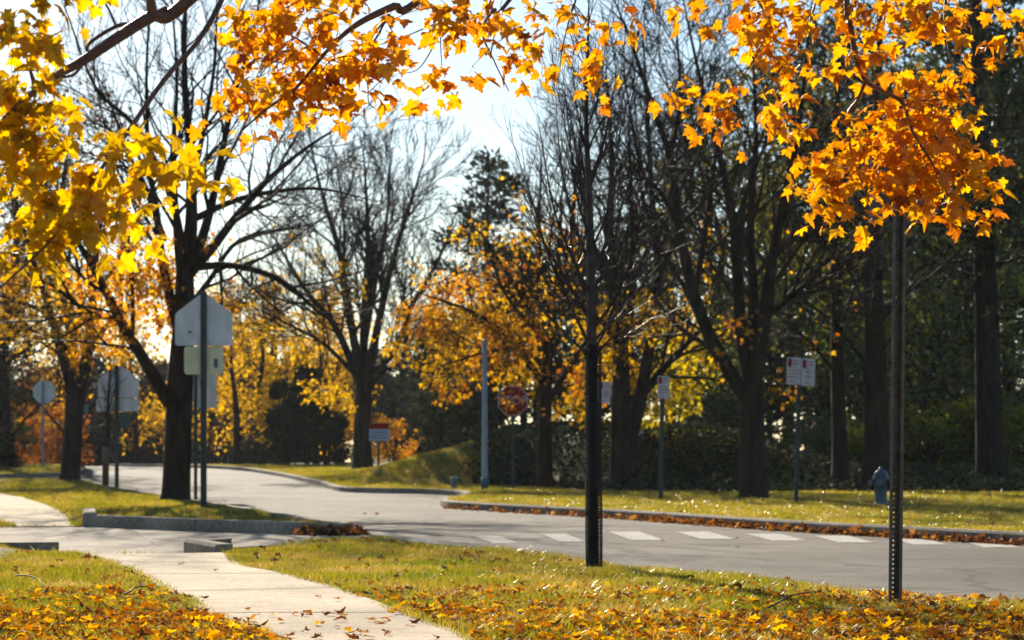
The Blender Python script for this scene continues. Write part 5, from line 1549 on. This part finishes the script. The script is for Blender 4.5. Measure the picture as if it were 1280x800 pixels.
# a few dead twigs on the grass
for px0, py0, px1, py1, lab in ((960, 772, 1030, 752, 'thin curved dead twig lying on the grass left of the near post'), (20, 730, 60, 745, 'short dead twig on the left lawn'), (155, 755, 195, 748, 'dark dead twig among leaves beside the path edge')):
    a = ground(px0, py0); b = ground(px1, py1)
    tb = Tubes()
    A = Vector((a[0], a[1], gz(*a) + 0.05)); B = Vector((b[0], b[1], gz(*b) + 0.05))
    P = [A.lerp(B, i / 6) + Vector((0.01 * math.sin(i * 2.1), 0, 0.03 * math.sin(math.pi * i / 6))) for i in range(7)]
    tb.add(P, [.005, .005, .0045, .004, .0035, .003, .002])
    o = tb.build('fallen_twig', M['twig'], None, (0, 0, 0), lambda r: 5)
    tag(o, lab, 'twig')

# ---------------------------------------------------------------- light, air, camera
sd = bpy.data.lights.new('sun', 'SUN'); sd.energy = 5.0; sd.angle = R(0.53); sd.color = (1.0, 0.885, 0.71)
so = bpy.data.objects.new('sun', sd); COL.objects.link(so)
dv = Vector((-math.sin(R(SUN_AZ)) * math.cos(R(SUN_EL)), math.cos(R(SUN_AZ)) * math.cos(R(SUN_EL)), math.sin(R(SUN_EL))))
so.rotation_euler = dv.to_track_quat('Z', 'Y').to_euler(); so.location = dv * 60

w = bpy.data.worlds.new('World'); scene.world = w; w.use_nodes = True
nt = w.node_tree; nt.nodes.clear()
sky = nt.nodes.new('ShaderNodeTexSky'); sky.sky_type = 'NISHITA'; sky.sun_disc = False
sky.sun_elevation = R(SUN_EL); sky.sun_rotation = R(-SUN_AZ)
sky.air_density = 1.0; sky.dust_density = 0.2; sky.ozone_density = 1.5
bg = nt.nodes.new('ShaderNodeBackground'); bg.inputs['Strength'].default_value = SKY
wo = nt.nodes.new('ShaderNodeOutputWorld')
tn = nt.nodes.new('ShaderNodeMix'); tn.data_type = 'RGBA'; tn.blend_type = 'MULTIPLY'; tn.inputs[0].default_value = 1; tn.inputs[7].default_value = (0.92, 1.0, 1.07, 1)
nt.links.new(sky.outputs[0], tn.inputs[6]); nt.links.new(tn.outputs[2], bg.inputs[0]); nt.links.new(bg.outputs[0], wo.inputs[0])

if HAZE > 0:
    mb = MB(); mb.box((0, 330, 19), (1200, 1000, 44)); mb.v = [(a, b, c) for a, b, c in mb.v]
    m, nt2, out = new_mat('haze')
    pv = nt2.nodes.new('ShaderNodeVolumePrincipled'); pv.inputs['Color'].default_value = (0.86, 0.92, 1.0, 1); pv.inputs['Density'].default_value = HAZE; pv.inputs['Anisotropy'].default_value = 0.3
    nt2.links.new(pv.outputs[0], out.inputs['Volume'])
    hz = mb.build('haze', m); hz['kind'] = 'stuff'; hz['label'] = 'thin bluish morning haze in the air'

cd = bpy.data.cameras.new('camera'); co = bpy.data.objects.new('camera', cd); COL.objects.link(co)
co.location = (0, 0, H); co.rotation_euler = (R(90), 0, 0)
cd.sensor_width = 36; cd.lens = F / 1280 * 36; cd.shift_y = (HY - 400) / 1280
cd.clip_start = 0.05; cd.clip_end = 3000
cd.dof.use_dof = True; cd.dof.focus_distance = 11.5; cd.dof.aperture_fstop = 6.3
scene.camera = co
scene.view_settings.view_transform = 'Standard'; scene.view_settings.look = 'None'
scene.view_settings.exposure = EXPOSURE; scene.view_settings.gamma = 1
c = scene.cycles
c.use_denoising = True
c.max_bounces = 8; c.diffuse_bounces = 3; c.glossy_bounces = 2; c.transmission_bounces = 6; c.volume_bounces = 0; c.transparent_max_bounces = 8
c.sample_clamp_indirect = 4; c.use_adaptive_sampling = True; c.adaptive_threshold = 0.02
c.caustics_reflective = False; c.caustics_refractive = False
